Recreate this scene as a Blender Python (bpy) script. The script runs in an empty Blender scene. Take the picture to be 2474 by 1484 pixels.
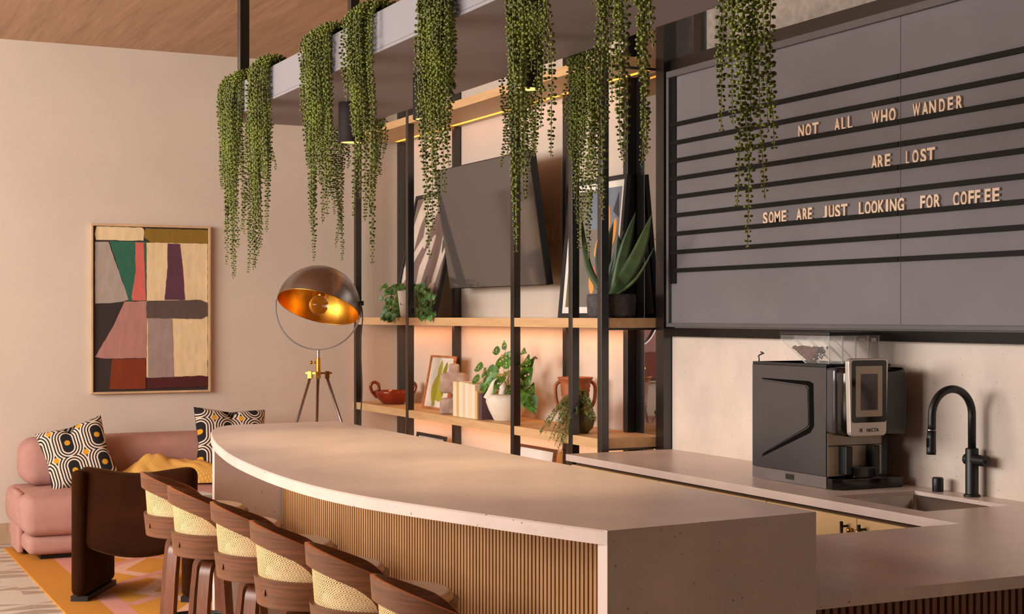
import bpy, bmesh, math, random
from mathutils import Vector, Matrix
random.seed(7)
C = bpy.context.scene.collection
SC = bpy.context.scene
PI = math.pi
# ------------------------------------------------------------------ camera, world, light, exposure
PSI = math.radians(26); SN, CS = math.sin(PSI), math.cos(PSI)
FP, HC, HY = 3600.0, 1.667, 764.0
cam_d = bpy.data.cameras.new('camera'); cam = bpy.data.objects.new('camera', cam_d); C.objects.link(cam)
cam.location = (0, 0, HC); cam.rotation_euler = (PI/2, 0, -PSI)
cam_d.sensor_width = 36; cam_d.lens = 36*FP/2474; cam_d.shift_y = (HY-742)/2474; cam_d.clip_end = 100
SC.camera = cam
w = bpy.data.worlds.new('world'); SC.world = w; w.use_nodes = True
bg = w.node_tree.nodes['Background']; bg.inputs[0].default_value = (1, .9, .8, 1); bg.inputs[1].default_value = .35
vs = SC.view_settings
vs.view_transform = 'Standard'; vs.look = 'None'; vs.gamma = 1; vs.exposure = 0.12
try: vs.use_curve_mapping = False
except Exception: pass
def area(name, loc, rot, sx, sy, power, col, spread=180):
    d = bpy.data.lights.new(name, 'AREA'); d.shape = 'RECTANGLE'; d.size = sx; d.size_y = sy
    d.energy = power; d.color = col; d.spread = math.radians(spread)
    o = bpy.data.objects.new(name, d); o.location = loc; o.rotation_euler = rot; C.objects.link(o); return o
# daylight through the two tall windows of the left wall
area('window_daylight', (-3.5, 7.7, 2.5), (0, -PI/2, 0), 2.1, 4.0, 430, (1, .93, .855))
area('window_daylight', (-3.5, 4.3, 2.5), (0, -PI/2, 0), 2.1, 2.0, 150, (1, .93, .865))

# ------------------------------------------------------------------ pixel -> world helpers (photo frame 2474x1484)
def on_x(px, py, X):
    u = (px-1237)/FP; z = X/(SN+u*CS); return Vector((X, z*(CS-u*SN), HC-(py-HY)*z/FP))
def on_y(px, py, Y):
    u = (px-1237)/FP; z = Y/(CS-u*SN); return Vector((z*(SN+u*CS), Y, HC-(py-HY)*z/FP))
def on_z(px, py, h):
    z = FP*(HC-h)/(py-HY); u = (px-1237)/FP; return Vector((z*(SN+u*CS), z*(CS-u*SN), h))
CR = Vector((CS, -SN, 0)); CF = Vector((SN, CS, 0)); UP = Vector((0, 0, 1))

# ------------------------------------------------------------------ mesh helpers
class MB:
    def __init__(s): s.v = []; s.f = []; s.m = []; s.mi = 0
    def add(s, vs, fs):
        b = len(s.v); s.v += [Vector(p) for p in vs]
        for f in fs: s.f.append([b+i for i in f]); s.m.append(s.mi)
        return s
    def box(s, x0, x1, y0, y1, z0, z1):
        return s.add([(x0,y0,z0),(x1,y0,z0),(x1,y1,z0),(x0,y1,z0),(x0,y0,z1),(x1,y0,z1),(x1,y1,z1),(x0,y1,z1)],
                     [(0,3,2,1),(4,5,6,7),(0,1,5,4),(1,2,6,5),(2,3,7,6),(3,0,4,7)])
    def obox(s, c, ax, ay, az):          # oriented box from half-axis vectors
        c, ax, ay, az = Vector(c), Vector(ax), Vector(ay), Vector(az)
        p = [c-ax-ay-az, c+ax-ay-az, c+ax+ay-az, c-ax+ay-az, c-ax-ay+az, c+ax-ay+az, c+ax+ay+az, c-ax+ay+az]
        return s.add(p, [(0,3,2,1),(4,5,6,7),(0,1,5,4),(1,2,6,5),(2,3,7,6),(3,0,4,7)])
    def tube(s, pts, r, n=8, cap=True, closed=False):
        pts = [Vector(p) for p in pts]; m = len(pts); rr = r if isinstance(r, (list, tuple)) else [r]*m
        vs, fs = [], []; ref = None
        for i, p in enumerate(pts):
            a = pts[(i-1) % m] if (i > 0 or closed) else p; b = pts[(i+1) % m] if (i < m-1 or closed) else p
            t = (b-a).normalized() if (b-a).length > 1e-9 else UP
            if ref is None: ref = (Vector((1,0,0)) if abs(t.x) < .8 else Vector((0,1,0)))
            e1 = (ref-t*ref.dot(t)).normalized(); e2 = t.cross(e1); ref = e1
            for k in range(n):
                q = 2*PI*k/n; vs.append(p+(e1*math.cos(q)+e2*math.sin(q))*rr[i])
        for i in range(m if closed else m-1):
            j = (i+1) % m
            for k in range(n): fs.append((i*n+k, i*n+(k+1) % n, j*n+(k+1) % n, j*n+k))
        if cap and not closed: fs.append(tuple(range(n-1, -1, -1))); fs.append(tuple((m-1)*n+k for k in range(n)))
        return s.add(vs, fs)
    def cyl(s, a, b, r, n=16): return s.tube([a, b], r, n)
    def lathe(s, prof, c=(0,0,0), n=32, M=None):
        vs, fs = [], []; c = Vector(c); m = len(prof)
        for r, z in prof:
            for k in range(n):
                q = 2*PI*k/n; p = Vector((r*math.cos(q), r*math.sin(q), z)); vs.append((M @ p if M else p)+c)
        for i in range(m-1):
            for k in range(n): fs.append((i*n+k, i*n+(k+1) % n, (i+1)*n+(k+1) % n, (i+1)*n+k))
        return s.add(vs, fs)
    def prism(s, poly, fn, d0, d1):      # poly of (a,b), fn(a,b,d)->point
        n = len(poly); vs = [fn(a, b, d0) for a, b in poly]+[fn(a, b, d1) for a, b in poly]
        fs = [tuple(range(n-1, -1, -1)), tuple(range(n, 2*n))]+[(i, (i+1) % n, n+(i+1) % n, n+i) for i in range(n)]
        return s.add(vs, fs)
    def grid(s, nu, nv, fn, closed_u=False):
        vs = [fn(i/(nu if closed_u else nu-1), j/(nv-1)) for j in range(nv) for i in range(nu)]; fs = []
        for j in range(nv-1):
            for i in range(nu if closed_u else nu-1):
                k = (i+1) % nu; fs.append((j*nu+i, j*nu+k, (j+1)*nu+k, (j+1)*nu+i))
        return s.add(vs, fs)
    def rbox(s, c, h, r, seg=3, bulge=(0,0,0), fn=None, mid=5):
        c = Vector(c); key = {}; vs, fs = [], []
        def ax(H):
            a = [-H+r*(1-math.cos(k/seg*PI/2)) for k in range(seg)]; a += [-(H-r)+2*(H-r)*k/mid for k in range(mid+1)]
            return a+[-q for q in a[:seg][::-1]]
        A = [ax(h[0]), ax(h[1]), ax(h[2])]
        def vid(p):
            inn = [max(-(h[i]-r), min(h[i]-r, p[i])) for i in range(3)]; d = Vector([p[i]-inn[i] for i in range(3)])
            q = Vector(inn)+(d.normalized()*r if d.length > 1e-9 else d)
            o = Vector(q)
            for i in range(3):
                j, k = (i+1) % 3, (i+2) % 3
                q[i] += bulge[i]*(1 if o[i] > 0 else -1)*max(0, 1-(o[j]/h[j])**2)*max(0, 1-(o[k]/h[k])**2)*(abs(o[i])/h[i])
            if fn: q = Vector(fn(q))
            kk = tuple(round(t, 5) for t in p)
            if kk not in key: key[kk] = len(vs); vs.append(q+c)
            return key[kk]
        for i in range(3):
            j, k = (i+1) % 3, (i+2) % 3
            for sg in (-1, 1):
                for a in range(len(A[j])-1):
                    for b in range(len(A[k])-1):
                        q = []
                        for da, db in ((0,0),(1,0),(1,1),(0,1)):
                            p = [0]*3; p[i] = sg*h[i]; p[j] = A[j][a+da]; p[k] = A[k][b+db]; q.append(vid(p))
                        if len(set(q)) > 2: fs.append(tuple(q if sg > 0 else q[::-1]))
        return s.add(vs, fs)
    def sphere(s, c, r, n=12, m=8, M=None, sc=(1,1,1)):
        pr = [(math.sin(PI*k/m), -math.cos(PI*k/m)) for k in range(m+1)]
        S = Matrix.Diagonal((r*sc[0], r*sc[1], r*sc[2])); return s.lathe(pr, c, n, (M @ S) if M else S)
    def xform(s, M): s.v = [M @ p for p in s.v]; return s
    def mesh(s, name, mats):
        me = bpy.data.meshes.new(name); me.from_pydata([tuple(p) for p in s.v], [], s.f)
        for q in mats: me.materials.append(q)
        if len(mats) > 1: me.polygons.foreach_set('material_index', s.m)
        me.validate(); me.update(); return me
def R(deg): return math.radians(deg)
def lin(c): return tuple(((x/255)/12.92 if x/255 <= .04045 else ((x/255+.055)/1.055)**2.4) for x in c)
def root_of(o):
    while o.parent: o = o.parent
    return o
def base_m(o): return Matrix.Translation(o.location) @ o.rotation_euler.to_matrix().to_4x4()
def obj(name, mb, mats, parent=None, smooth=False, bevel=0, world=True, label=None, weld=False, seg=2):
    mats = mats if isinstance(mats, (list, tuple)) else [mats]
    if parent is not None and world: mb.xform(base_m(root_of(parent)).inverted())
    o = bpy.data.objects.new(name, mb.mesh(name, mats)); C.objects.link(o)
    if parent is not None: o.parent = parent
    if weld:
        b = bmesh.new(); b.from_mesh(o.data); bmesh.ops.remove_doubles(b, verts=b.verts, dist=1e-5); bmesh.ops.recalc_face_normals(b, faces=b.faces); b.to_mesh(o.data); b.free()
    if smooth: o.data.polygons.foreach_set('use_smooth', [True]*len(o.data.polygons))
    if bevel:
        m = o.modifiers.new('bevel', 'BEVEL'); m.width = bevel; m.segments = seg; m.limit_method = 'ANGLE'; m.angle_limit = R(40)
    if label: o['label'] = label
    return o
def tag(o, label, cat, group=None, kind=None):
    o['label'] = label; o['category'] = cat
    if group: o['group'] = group
    if kind: o['kind'] = kind
    return o
def thing(name, label, cat, loc=(0,0,0), rotz=0, group=None):
    o = bpy.data.objects.new(name, None); C.objects.link(o); o.location = loc; o.rotation_euler = (0,0,rotz); o.empty_display_size = .1
    return tag(o, label, cat, group)
def struct(name, mb, m, label=None, **k):
    o = obj(name, mb, m, None, **k); o['kind'] = 'structure'
    if label: o['label'] = label
    return o
def dup(root, loc, rotz, label, group=None):
    r = root.copy(); C.objects.link(r); r.location = loc; r.rotation_euler = (0,0,rotz); r['label'] = label
    if group: r['group'] = group
    for ch in list(root.children):
        c = ch.copy(); C.objects.link(c); c.parent = r
        for g in ch.children:
            d = g.copy(); C.objects.link(d); d.parent = c
    return r

# ------------------------------------------------------------------ materials
class NT:
    def __init__(s, name):
        s.m = bpy.data.materials.new(name); s.m.use_nodes = True; s.t = s.m.node_tree; s.b = s.t.nodes['Principled BSDF']
    def n(s, typ, **k):
        o = s.t.nodes.new(typ)
        for a, v in k.items(): setattr(o, a, v)
        return o
    def l(s, a, b): s.t.links.new(a, b)
    def math(s, op, a, b=None):
        o = s.n('ShaderNodeMath', operation=op)
        for i, q in enumerate((a, b)):
            if q is None: continue
            if isinstance(q, (int, float)): o.inputs[i].default_value = q
            else: s.l(q, o.inputs[i])
        return o.outputs[0]
    def mix(s, fac, a, b):
        o = s.n('ShaderNodeMix', data_type='RGBA')
        for i, q in ((0, fac), (6, a), (7, b)):
            if isinstance(q, (int, float)): o.inputs[i].default_value = q
            elif isinstance(q, tuple): o.inputs[i].default_value = (*lin(q), 1)
            else: s.l(q, o.inputs[i])
        return o.outputs[2]
    def coords(s, scale=(1,1,1), out='Object', loc=(0,0,0)):
        tc = s.n('ShaderNodeTexCoord'); mp = s.n('ShaderNodeMapping'); mp.inputs['Scale'].default_value = scale; mp.inputs['Location'].default_value = loc
        s.l(tc.outputs[out], mp.inputs[0]); return mp.outputs[0]
    def noise(s, vec, scale, detail=3, rough=.5, dist=0):
        o = s.n('ShaderNodeTexNoise'); o.inputs['Scale'].default_value = scale; o.inputs['Detail'].default_value = detail
        o.inputs['Roughness'].default_value = rough; o.inputs['Distortion'].default_value = dist; s.l(vec, o.inputs['Vector']); return o.outputs[0]
    def ramp(s, fac, stops):
        o = s.n('ShaderNodeValToRGB'); e = o.color_ramp.elements
        while len(e) < len(stops): e.new(.5)
        for q, (p, c) in zip(e, stops): q.position = p; q.color = (*lin(c), 1)
        s.l(fac, o.inputs[0]); return o.outputs[0]
    def bump(s, h, strength, dist=.01):
        o = s.n('ShaderNodeBump'); o.inputs['Strength'].default_value = strength; o.inputs['Distance'].default_value = dist
        s.l(h, o.inputs['Height']); s.l(o.outputs[0], s.b.inputs['Normal'])
    def color(s, c):
        if isinstance(c, tuple): s.b.inputs['Base Color'].default_value = (*lin(c), 1)
        else: s.l(c, s.b.inputs['Base Color'])
    def set(s, **k):
        for a, v in k.items(): s.b.inputs[a.replace('_', ' ')].default_value = v
        return s.m
def plain(name, c, rough=.5, metal=0, var=.06, scale=6, bump=0, bscale=60, **k):
    t = NT(name); v = t.coords(); n = t.noise(v, scale)
    lo = tuple(max(0, x*(1-var)) for x in c); hi = tuple(min(255, x*(1+var)) for x in c)
    t.color(t.ramp(n, [(.3, lo), (.7, hi)]))
    if bump: t.bump(t.noise(t.coords(), bscale, 4), bump, .004)
    return t.set(Roughness=rough, Metallic=metal, **k)
def wood(name, stops, scale=(2, 30, 30), rough=.45, dist=1.2, bump=.05, ns=1.0):
    t = NT(name); v = t.coords(scale); a = t.noise(v, ns, 6, .6, dist); b = t.noise(v, ns*4, 4, .6, .3)
    f = t.math('ADD', t.math('MULTIPLY', a, .7), t.math('MULTIPLY', b, .3))
    t.color(t.ramp(f, stops)); t.bump(f, bump, .003); return t.set(Roughness=rough)
def stone(name, c, rough=.32, amt=1.0):
    t = NT(name); v = t.coords(); n = t.noise(v, 2.2, 5, .6)
    lo = tuple(x*.95 for x in c); hi = tuple(min(255, x*1.03) for x in c)
    base = t.ramp(n, [(.35, lo), (.65, hi)]); vz = t.coords((1,1,1))
    def specks(scale, size, gate, colr, prev):
        o = t.n('ShaderNodeTexVoronoi'); o.inputs['Scale'].default_value = scale; t.l(vz, o.inputs['Vector'])
        sp = t.n('ShaderNodeSeparateColor'); t.l(o.outputs['Color'], sp.inputs[0])
        k = t.math('MULTIPLY', t.math('LESS_THAN', o.outputs['Distance'], size), t.math('LESS_THAN', sp.outputs[0], gate))
        k = t.math('MULTIPLY', k, t.math('ADD', t.math('MULTIPLY', sp.outputs[1], .5), .45))
        return t.mix(k, prev, colr)
    base = specks(30, .10*amt, .36, (78, 58, 48), base); base = specks(70, .15*amt, .24, (128, 104, 92), base); base = specks(55, .13*amt, .15, (228, 214, 204), base)
    t.color(base); return t.set(Roughness=rough)
def emit(name, c, s):
    t = NT(name); t.color(c); t.b.inputs['Emission Color'].default_value = (*lin(c), 1); t.b.inputs['Emission Strength'].default_value = s; return t.m

M = {}
M['plaster'] = plain('plaster', (212, 197, 183), .85, var=.02, scale=1.5, bump=.05, bscale=90)
M['ceiling'] = wood('ceiling_wood_grain', [(.30, (146, 110, 82)), (.46, (174, 136, 104)), (.60, (190, 150, 116)), (.78, (204, 166, 132))], (13, .7, 5), .55, .9, .03)
M['oak'] = wood('pale_oak', [(.3, (196, 154, 106)), (.55, (214, 174, 126)), (.8, (226, 190, 146))], (30, 2.2, 30), .5, .6)
M['oak_front'] = wood('pale_oak_cabinet', [(.3, (206, 166, 112)), (.55, (222, 184, 130)), (.8, (232, 198, 148))], (30, 4, 2.5), .5, .6)
M['slat'] = wood('slatted_oak', [(.3, (170, 122, 78)), (.55, (190, 142, 94)), (.8, (202, 156, 108))], (20, 20, 2), .55, .5)
M['slat_dark'] = plain('slat_backing', (84, 54, 34), .8)
M['walnut'] = wood('walnut_veneer', [(.28, (66, 36, 20)), (.46, (104, 60, 34)), (.64, (128, 76, 44)), (.82, (148, 96, 60))], (2.2, 2.2, 60), .36, .9, .03)
M['walnut_leg'] = wood('walnut_bentwood', [(.28, (74, 38, 20)), (.5, (112, 60, 32)), (.8, (140, 82, 48))], (24, 24, 3), .36, .6, .03)
M['walnut_edge'] = plain('walnut_ply_edge', (192, 120, 72), .4, var=.12, scale=40)
M['cane'] = plain('woven_cane', (226, 192, 136), .6, var=.08, scale=90, bump=.3, bscale=500)
M['cream_fab'] = plain('cream_upholstery', (226, 200, 172), .85, var=.03, scale=20, bump=.15, bscale=700)
M['stone'] = stone('speckled_pink_stone', (220, 199, 189))
M['splash'] = stone('pale_speckled_backsplash', (222, 206, 194), .35, .72)
M['black_steel'] = plain('black_powder_steel', (15, 13, 13), .3, var=.1, Specular_IOR_Level=1.0)
M['black_mat'] = plain('matte_black', (20, 20, 21), .45, var=.1)
M['black_gloss'] = plain('gloss_black_plastic', (14, 13, 13), .12, var=.05)
M['planter'] = plain('grey_painted_metal', (132, 127, 133), .5, var=.02, scale=2)
M['can'] = plain('dark_spotlight_metal', (44, 37, 37), .65, var=.03, Specular_IOR_Level=.2)
M['board'] = plain('charcoal_board', (116, 111, 116), .55, var=.04, scale=2)
M['board_frame'] = plain('charcoal_frame', (92, 88, 90), .45, var=.03)
M['rail'] = plain('dark_rail', (14, 12, 13), .6, Specular_IOR_Level=.2)
M['letter'] = plain('cream_letter', (240, 214, 188), .6, var=.02)
M['mirror'] = NT('dark_reflective_glass').set(Metallic=1.0, Roughness=.02); M['mirror'].node_tree.nodes['Principled BSDF'].inputs['Base Color'].default_value = (.46, .46, .47, 1)
M['led'] = emit('warm_led_strip', (255, 140, 48), 3.2)
M['lens'] = emit('warm_spot_lens', (255, 196, 116), 1.5)
M['pink'] = plain('dusty_pink_fabric', (182, 136, 126), .9, var=.04, scale=8, bump=.12, bscale=600)
M['velvet'] = plain('brown_velvet', (46, 21, 6), .9, var=.12, Specular_IOR_Level=.08, scale=5, bump=.08, bscale=400, Sheen_Weight=.16, Sheen_Roughness=.4)
M['velvet'].node_tree.nodes['Principled BSDF'].inputs['Sheen Tint'].default_value = (.75, .42, .14, 1)
M['brass'] = plain('brass', (206, 156, 74), .28, 1, var=.05)
M['gold_in'] = wood('brushed_gold_inside', [(.3, (196, 132, 40)), (.6, (226, 164, 62)), (.8, (240, 190, 96))], (40, 40, 2), .33, .3, .02); M['gold_in'].node_tree.nodes['Principled BSDF'].inputs['Metallic'].default_value = 1
M['bronze'] = plain('dark_bronze', (158, 148, 144), .3, 1, var=.1, scale=3)
M['leaf'] = plain('waxy_green_leaf', (64, 104, 32), .4, var=.4, scale=18)
M['bead'] = plain('waxy_bead_leaf', (86, 95, 26), .38, var=.34, scale=14)
M['bead'].node_tree.nodes['Principled BSDF'].inputs['Subsurface Weight'].default_value = 0
M['vine'] = plain('pale_green_stem', (128, 130, 66), .6)
M['agave'] = plain('agave_leaf', (66, 86, 52), .5, var=.15, scale=9)
M['agave_dk'] = plain('dark_agave_leaf', (46, 62, 44), .5, var=.15, scale=9)
M['pot_dark'] = plain('dark_stone_pot', (72, 68, 70), .8, var=.2, scale=24, bump=.3, bscale=60)
M['pot_white'] = plain('white_ceramic', (234, 222, 206), .6, var=.04, scale=14, bump=.12, bscale=60)
M['soil'] = plain('dark_soil', (44, 32, 24), .95, var=.3, scale=60, bump=.6, bscale=150)
M['terracotta'] = plain('terracotta', (156, 88, 50), .5, var=.1, scale=12)
M['glaze'] = plain('red_brown_glaze', (128, 44, 22), .14, var=.15, scale=8)
M['rough_stone'] = plain('rough_grey_stone', (176, 152, 138), .9, var=.14, scale=14, bump=.4, bscale=60)
M['green_pot'] = plain('mossy_green_glaze', (92, 92, 52), .3, var=.2, scale=12)
M['white'] = plain('white_card', (236, 230, 222), .7, var=.02)
M['steel'] = plain('brushed_steel', (150, 140, 130), .3, 1, var=.05, scale=3)
M['silver'] = plain('silver_plastic', (206, 196, 188), .35, .6, var=.02)
M['machine'] = plain('charcoal_gloss_panel', (64, 62, 65), .16, var=.03, scale=2)
M['clear'] = NT('clear_plastic').set(Roughness=.06, Alpha=.13, Specular_IOR_Level=1.0)
M['clear'].node_tree.nodes['Principled BSDF'].inputs['Base Color'].default_value = (.85, .83, .82, 1)
M['clear_edge'] = NT('clear_plastic_edge').set(Roughness=.15, Alpha=.5, Specular_IOR_Level=1.0)
M['pane'] = NT('clear_window_pane').set(Roughness=.02, Alpha=.16, Specular_IOR_Level=.5); M['pane'].node_tree.nodes['Principled BSDF'].inputs['Base Color'].default_value = (.1, .1, .1, 1)
M['screen'] = plain('grey_screen_glass', (84, 78, 80), .12, var=.02)
M['beige_glass'] = plain('beige_panel_glass', (196, 180, 156), .2, var=.02)
M['void'] = plain('flat_black_recess', (9, 8, 8), .9, Specular_IOR_Level=.1)
# ------------------------------------------------------------------ the room
YB, XW, CEIL = 11.515, 4.557, 3.71
def tile_mat():
    t = NT('patterned_floor_tile'); sp = t.n('ShaderNodeSeparateXYZ'); t.l(t.coords((1/.32, 1/.32, 1)), sp.inputs[0])
    fx, fy = t.math('FRACT', sp.outputs[0]), t.math('FRACT', sp.outputs[1])
    ix, iy = t.math('FLOOR', sp.outputs[0]), t.math('FLOOR', sp.outputs[1])
    par = t.math('MODULO', t.math('ABSOLUTE', t.math('ADD', ix, iy)), 2)
    fx2 = t.math('ABSOLUTE', t.math('SUBTRACT', par, fx))
    h = t.math('FRACT', t.math('MULTIPLY', fy, 2))
    tri = t.math('LESS_THAN', h, t.math('MULTIPLY', fx2, .92))
    tri = t.math('MULTIPLY', tri, t.math('GREATER_THAN', h, .06))
    big = t.math('LESS_THAN', t.noise(t.coords((1,1,1)), 2.1, 1), .62)
    base = t.mix(t.math('MULTIPLY', tri, big), (198, 188, 173), (160, 142, 124))
    gx = t.math('LESS_THAN', t.math('FRACT', t.math('MULTIPLY', sp.outputs[0], 1)), .008); gy = t.math('LESS_THAN', fy, .008)
    t.color(t.mix(t.math('MAXIMUM', gx, gy), base, (190, 176, 160))); return t.set(Roughness=.4)
struct('floor', MB().box(-3.6, 6.2, -3.6, 11.7, -.1, 0), tile_mat(), 'pale tiled floor with beige triangle pattern')
struct('ceiling', MB().box(-3.6, 6.2, -3.6, 11.7, CEIL, CEIL+.1), M['ceiling'], 'warm wood veneer ceiling')
struct('wall_back', MB().box(-3.6, 6.2, YB, YB+.15, 0, CEIL), M['plaster'], 'cream plaster wall behind the pink sofa')
mb = MB(); mb.box(XW, XW+.02, 7.80, 8.2, 0, CEIL); mb.box(XW, XW+.26, 8.2, YB, 0, CEIL); mb.box(XW, XW+.15, -3.6, 7.224, 0, 3.06)
struct('wall_upper_right', MB().box(XW+.16, XW+.22, -3.6, 7.79, 3.0605, CEIL), plain('linen_plaster', (206, 190, 176), .9, var=.08, scale=30, bump=.2, bscale=120), 'pale plaster seen through the clerestory glass')
struct('wall_right', mb, M['plaster'], 'cream plaster wall behind shelves and letter board')
struct('wall_front', MB().box(-3.6, 6.2, -3.75, -3.6, 0, CEIL), plain('umber_wall', (92, 74, 62), .8))
mb = MB(); X0, X1 = -3.75, -3.6
for a, b, z0, z1 in ((-3.6, 3.3, 0, CEIL), (5.3, 5.65, 0, CEIL), (9.75, YB, 0, CEIL), (3.3, 5.3, 0, 1.45), (5.65, 9.75, 0, 1.45), (3.3, 5.3, 3.6, CEIL), (5.65, 9.75, 3.6, CEIL)): mb.box(X0, X1, a, b, z0, z1)
struct('wall_left', mb, plain('taupe_wall', (150, 130, 114), .8))
for n_, (a, b) in enumerate(((3.3, 5.3), (5.65, 9.75))):
    mb = MB()
    for q in (a+.03, (a+b)/2, b-.03): mb.box(-3.72, -3.64, q-.03, q+.03, 1.45, 3.6)
    for q in (1.48, 3.57): mb.box(-3.72, -3.64, a, b, q-.03, q+.03)
    struct('window_%d' % (n_+2), mb, M['black_steel'], 'black framed tall window')
mb = MB(); mb.box(-3.6, XW, YB-.018, YB-.001, .0, .14)
struct('baseboard_back', mb, plain('beige_baseboard', (190, 160, 128), .5))
# window wall above the board and beside the shelves: black frame, dark reflecting panes
w1 = struct('window_1', MB().box(XW-.03, XW+.02, -3.4, 7.31, 3.06, 3.125), M['black_steel'], 'black steel framed glazing above the letter board')
obj('window_pane', MB().box(XW+.004, XW+.010, -3.4, 7.224, 3.126, CEIL-.001), M['pane'], w1, label='clear clerestory glass')
obj('window_pane', MB().obox((XW-.004, 7.435, CEIL/2), (.0025, -.00007, 0), (.0031, .119, 0), (0, 0, CEIL/2-.001)), M['mirror'], w1, label='narrow dark reflecting side pane')
mb = MB(); mb.box(XW-.075, XW+.02, 7.225, 7.31, .0, CEIL); obj('window_frame', mb, M['black_steel'], w1)
mb = MB(); mb.box(XW-.004, XW-.0005, 7.56, 7.802, .0, CEIL); obj('window_frame', mb, M['black_steel'], w1)
mb = MB(); mb.box(XW-.02, XW+.02, 6.93, 7.0, 3.125, CEIL); obj('mullion', mb, M['black_steel'], w1)
tr = MB().box(XW-.075, XW-.001, -3.4, 7.225, 1.553, 1.60)
struct('trim_1', tr, plain('black_trim', (10, 9, 9), .3, Specular_IOR_Level=.25), 'gloss black rail under the letter board')

# ------------------------------------------------------------------ letter board
bx = XW-.045
lb = thing('letter_board', 'large charcoal letter board with dark rails on right wall', 'letter board', (XW, 5, 1.6))
obj('back_panel', MB().box(bx, XW-.001, 5.262, 7.215, 1.605, 3.05), M['board'], lb)
obj('back_panel', MB().box(bx, XW-.001, 1.6, 5.259, 1.605, 3.05), M['board'], lb)
mb = MB(); F = bx-.022
mb.box(F, bx, 1.6, 7.215, 3.015, 3.052); mb.box(F, bx, 1.6, 7.215, 1.605, 1.628); mb.box(F, bx, 7.19, 7.215, 1.628, 3.015)
obj('frame', mb, M['board_frame'], lb, bevel=.003)
obj('frame_shadow', MB().box(bx-.006, bx, 7.135, 7.19, 1.85, 3.015), M['rail'], lb)  # dark strip painted in for the shadow inside the board frame
RAIL = [on_x(1612, p, 4.50).z for p in (305, 349, 392, 435, 479, 523, 567, 611, 655)]
for z in RAIL:
    mb = MB()
    for a, b in ((1.6, 5.2585), (5.2625, 7.185)):
        mb.box(bx-.012, bx, a, b, z-.011, z-.007); mb.box(bx-.016, bx-.012, a, b, z-.011, z+.012)
    obj('rail', mb, M['rail'], lb)
FONT = None
def text_mesh(ch, size, depth, off):
    cu = bpy.data.curves.new('glyph', 'FONT'); cu.body = ch; cu.size = size; cu.extrude = depth/2; cu.offset = off; cu.align_x = 'CENTER'; cu.resolution_u = 6
    o = bpy.data.objects.new('glyph', cu); C.objects.link(o); dg = bpy.context.evaluated_depsgraph_get(); dg.update()
    me = bpy.data.meshes.new_from_object(o.evaluated_get(dg)); bpy.data.objects.remove(o); bpy.data.curves.remove(cu); return me
LINES = [(2, [('NOT', [(741,768),(778,805),(812,843)]), ('ALL', [(926,953),(962,983),(994,1017)]), ('WHO', [(1116,1155),(1165,1196),(1206,1238)]), ('WANDER', [(1327,1363),(1375,1405),(1412,1445),(1462,1490),(1506,1533),(1550,1581)])]),
         (4, [('ARE', [(1115,1143),(1148,1176),(1184,1211)]), ('LOST', [(1292,1308),(1325,1355),(1366,1395),(1400,1440)])]),
         (6, [('SOME', [(560,582),(590,613),(619,647),(655,678)]), ('ARE', [(730,757),(764,786),(790,810)]), ('JUST', [(866,887),(897,923),(929,955),(960,991)]), ('LOOKING', [(1051,1075),(1082,1110),(1115,1144),(1150,1180),(1189,1200),(1210,1243),(1250,1281)]), ('FOR', [(1365,1390),(1397,1427),(1436,1467)]), ('COFFEE', [(1534,1563),(1573,1602),(1612,1640),(1645,1672),(1695,1725),(1735,1770)])])]
GLY = {}; ORD = ['first', 'second', 'third']
for li, words in LINES:
    for wd, boxes in words:
        for k, ch in enumerate(wd):
            a, b = (on_x(1580+q/2.1197, 400, bx-.01) for q in boxes[k])
            if ch not in GLY:
                me = text_mesh(ch, .088, .010, .0024); me.materials.append(M['letter']); GLY[ch] = me
                lo, hi_ = min(v.co.y for v in me.vertices), max(v.co.y for v in me.vertices)
                for v in me.vertices: v.co.y = (v.co.y-lo)/(hi_-lo)*.061
            me = GLY[ch]; xs = [v.co.x for v in me.vertices]; wg = max(xs)-min(xs); cxg = (max(xs)+min(xs))/2
            o = bpy.data.objects.new('board_letter', me); C.objects.link(o)
            sx = abs(a.y-b.y)/wg*1.04
            o.rotation_euler = (PI/2, 0, -PI/2); o.scale = (sx, 1, 1)
            o.location = (bx-.0065, (a.y+b.y)/2+cxg*sx, RAIL[li]+.007)
            n_ = wd.count(ch); nth = (ORD[wd[:k].count(ch)]+' ') if n_ > 1 else ''
            lab = 'cream letter %s, %sin the word %s' % (ch, ('the '+nth+'one ') if n_ > 1 else '', wd)
            if wd == 'ARE': lab += ' on the %s line of the board' % ('middle' if li == 4 else 'bottom')
            else: lab += ' on the board'
            tag(o, lab, 'letter', 'cream letters on the letter board')

# ------------------------------------------------------------------ counters
HT = .91
mb = MB()   # L-shaped worktop with a sink cut-out
SX0, SX1, SY0, SY1 = 3.968, 4.40, 4.485, 5.04
XE = XW-.021
for a in ((3.85, SX0, 4.168, 7.22), (SX1, XE, 4.168, 7.22), (SX0, SX1, 4.168, SY0), (SX0, SX1, SY1, 7.22), (2.4935, XE, 3.252, 4.168)): mb.box(*a, HT-.036, HT)
cw = obj('worktop', mb, M['stone'], None); tag(cw, 'pale speckled stone worktop running along wall and peninsula', 'worktop')
tag(obj('backsplash', MB().box(XE, XW-.0005, -1, 7.22, HT-.036, 1.552), M['splash']), 'pale speckled stone backsplash under the letter board', 'backsplash')
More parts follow.
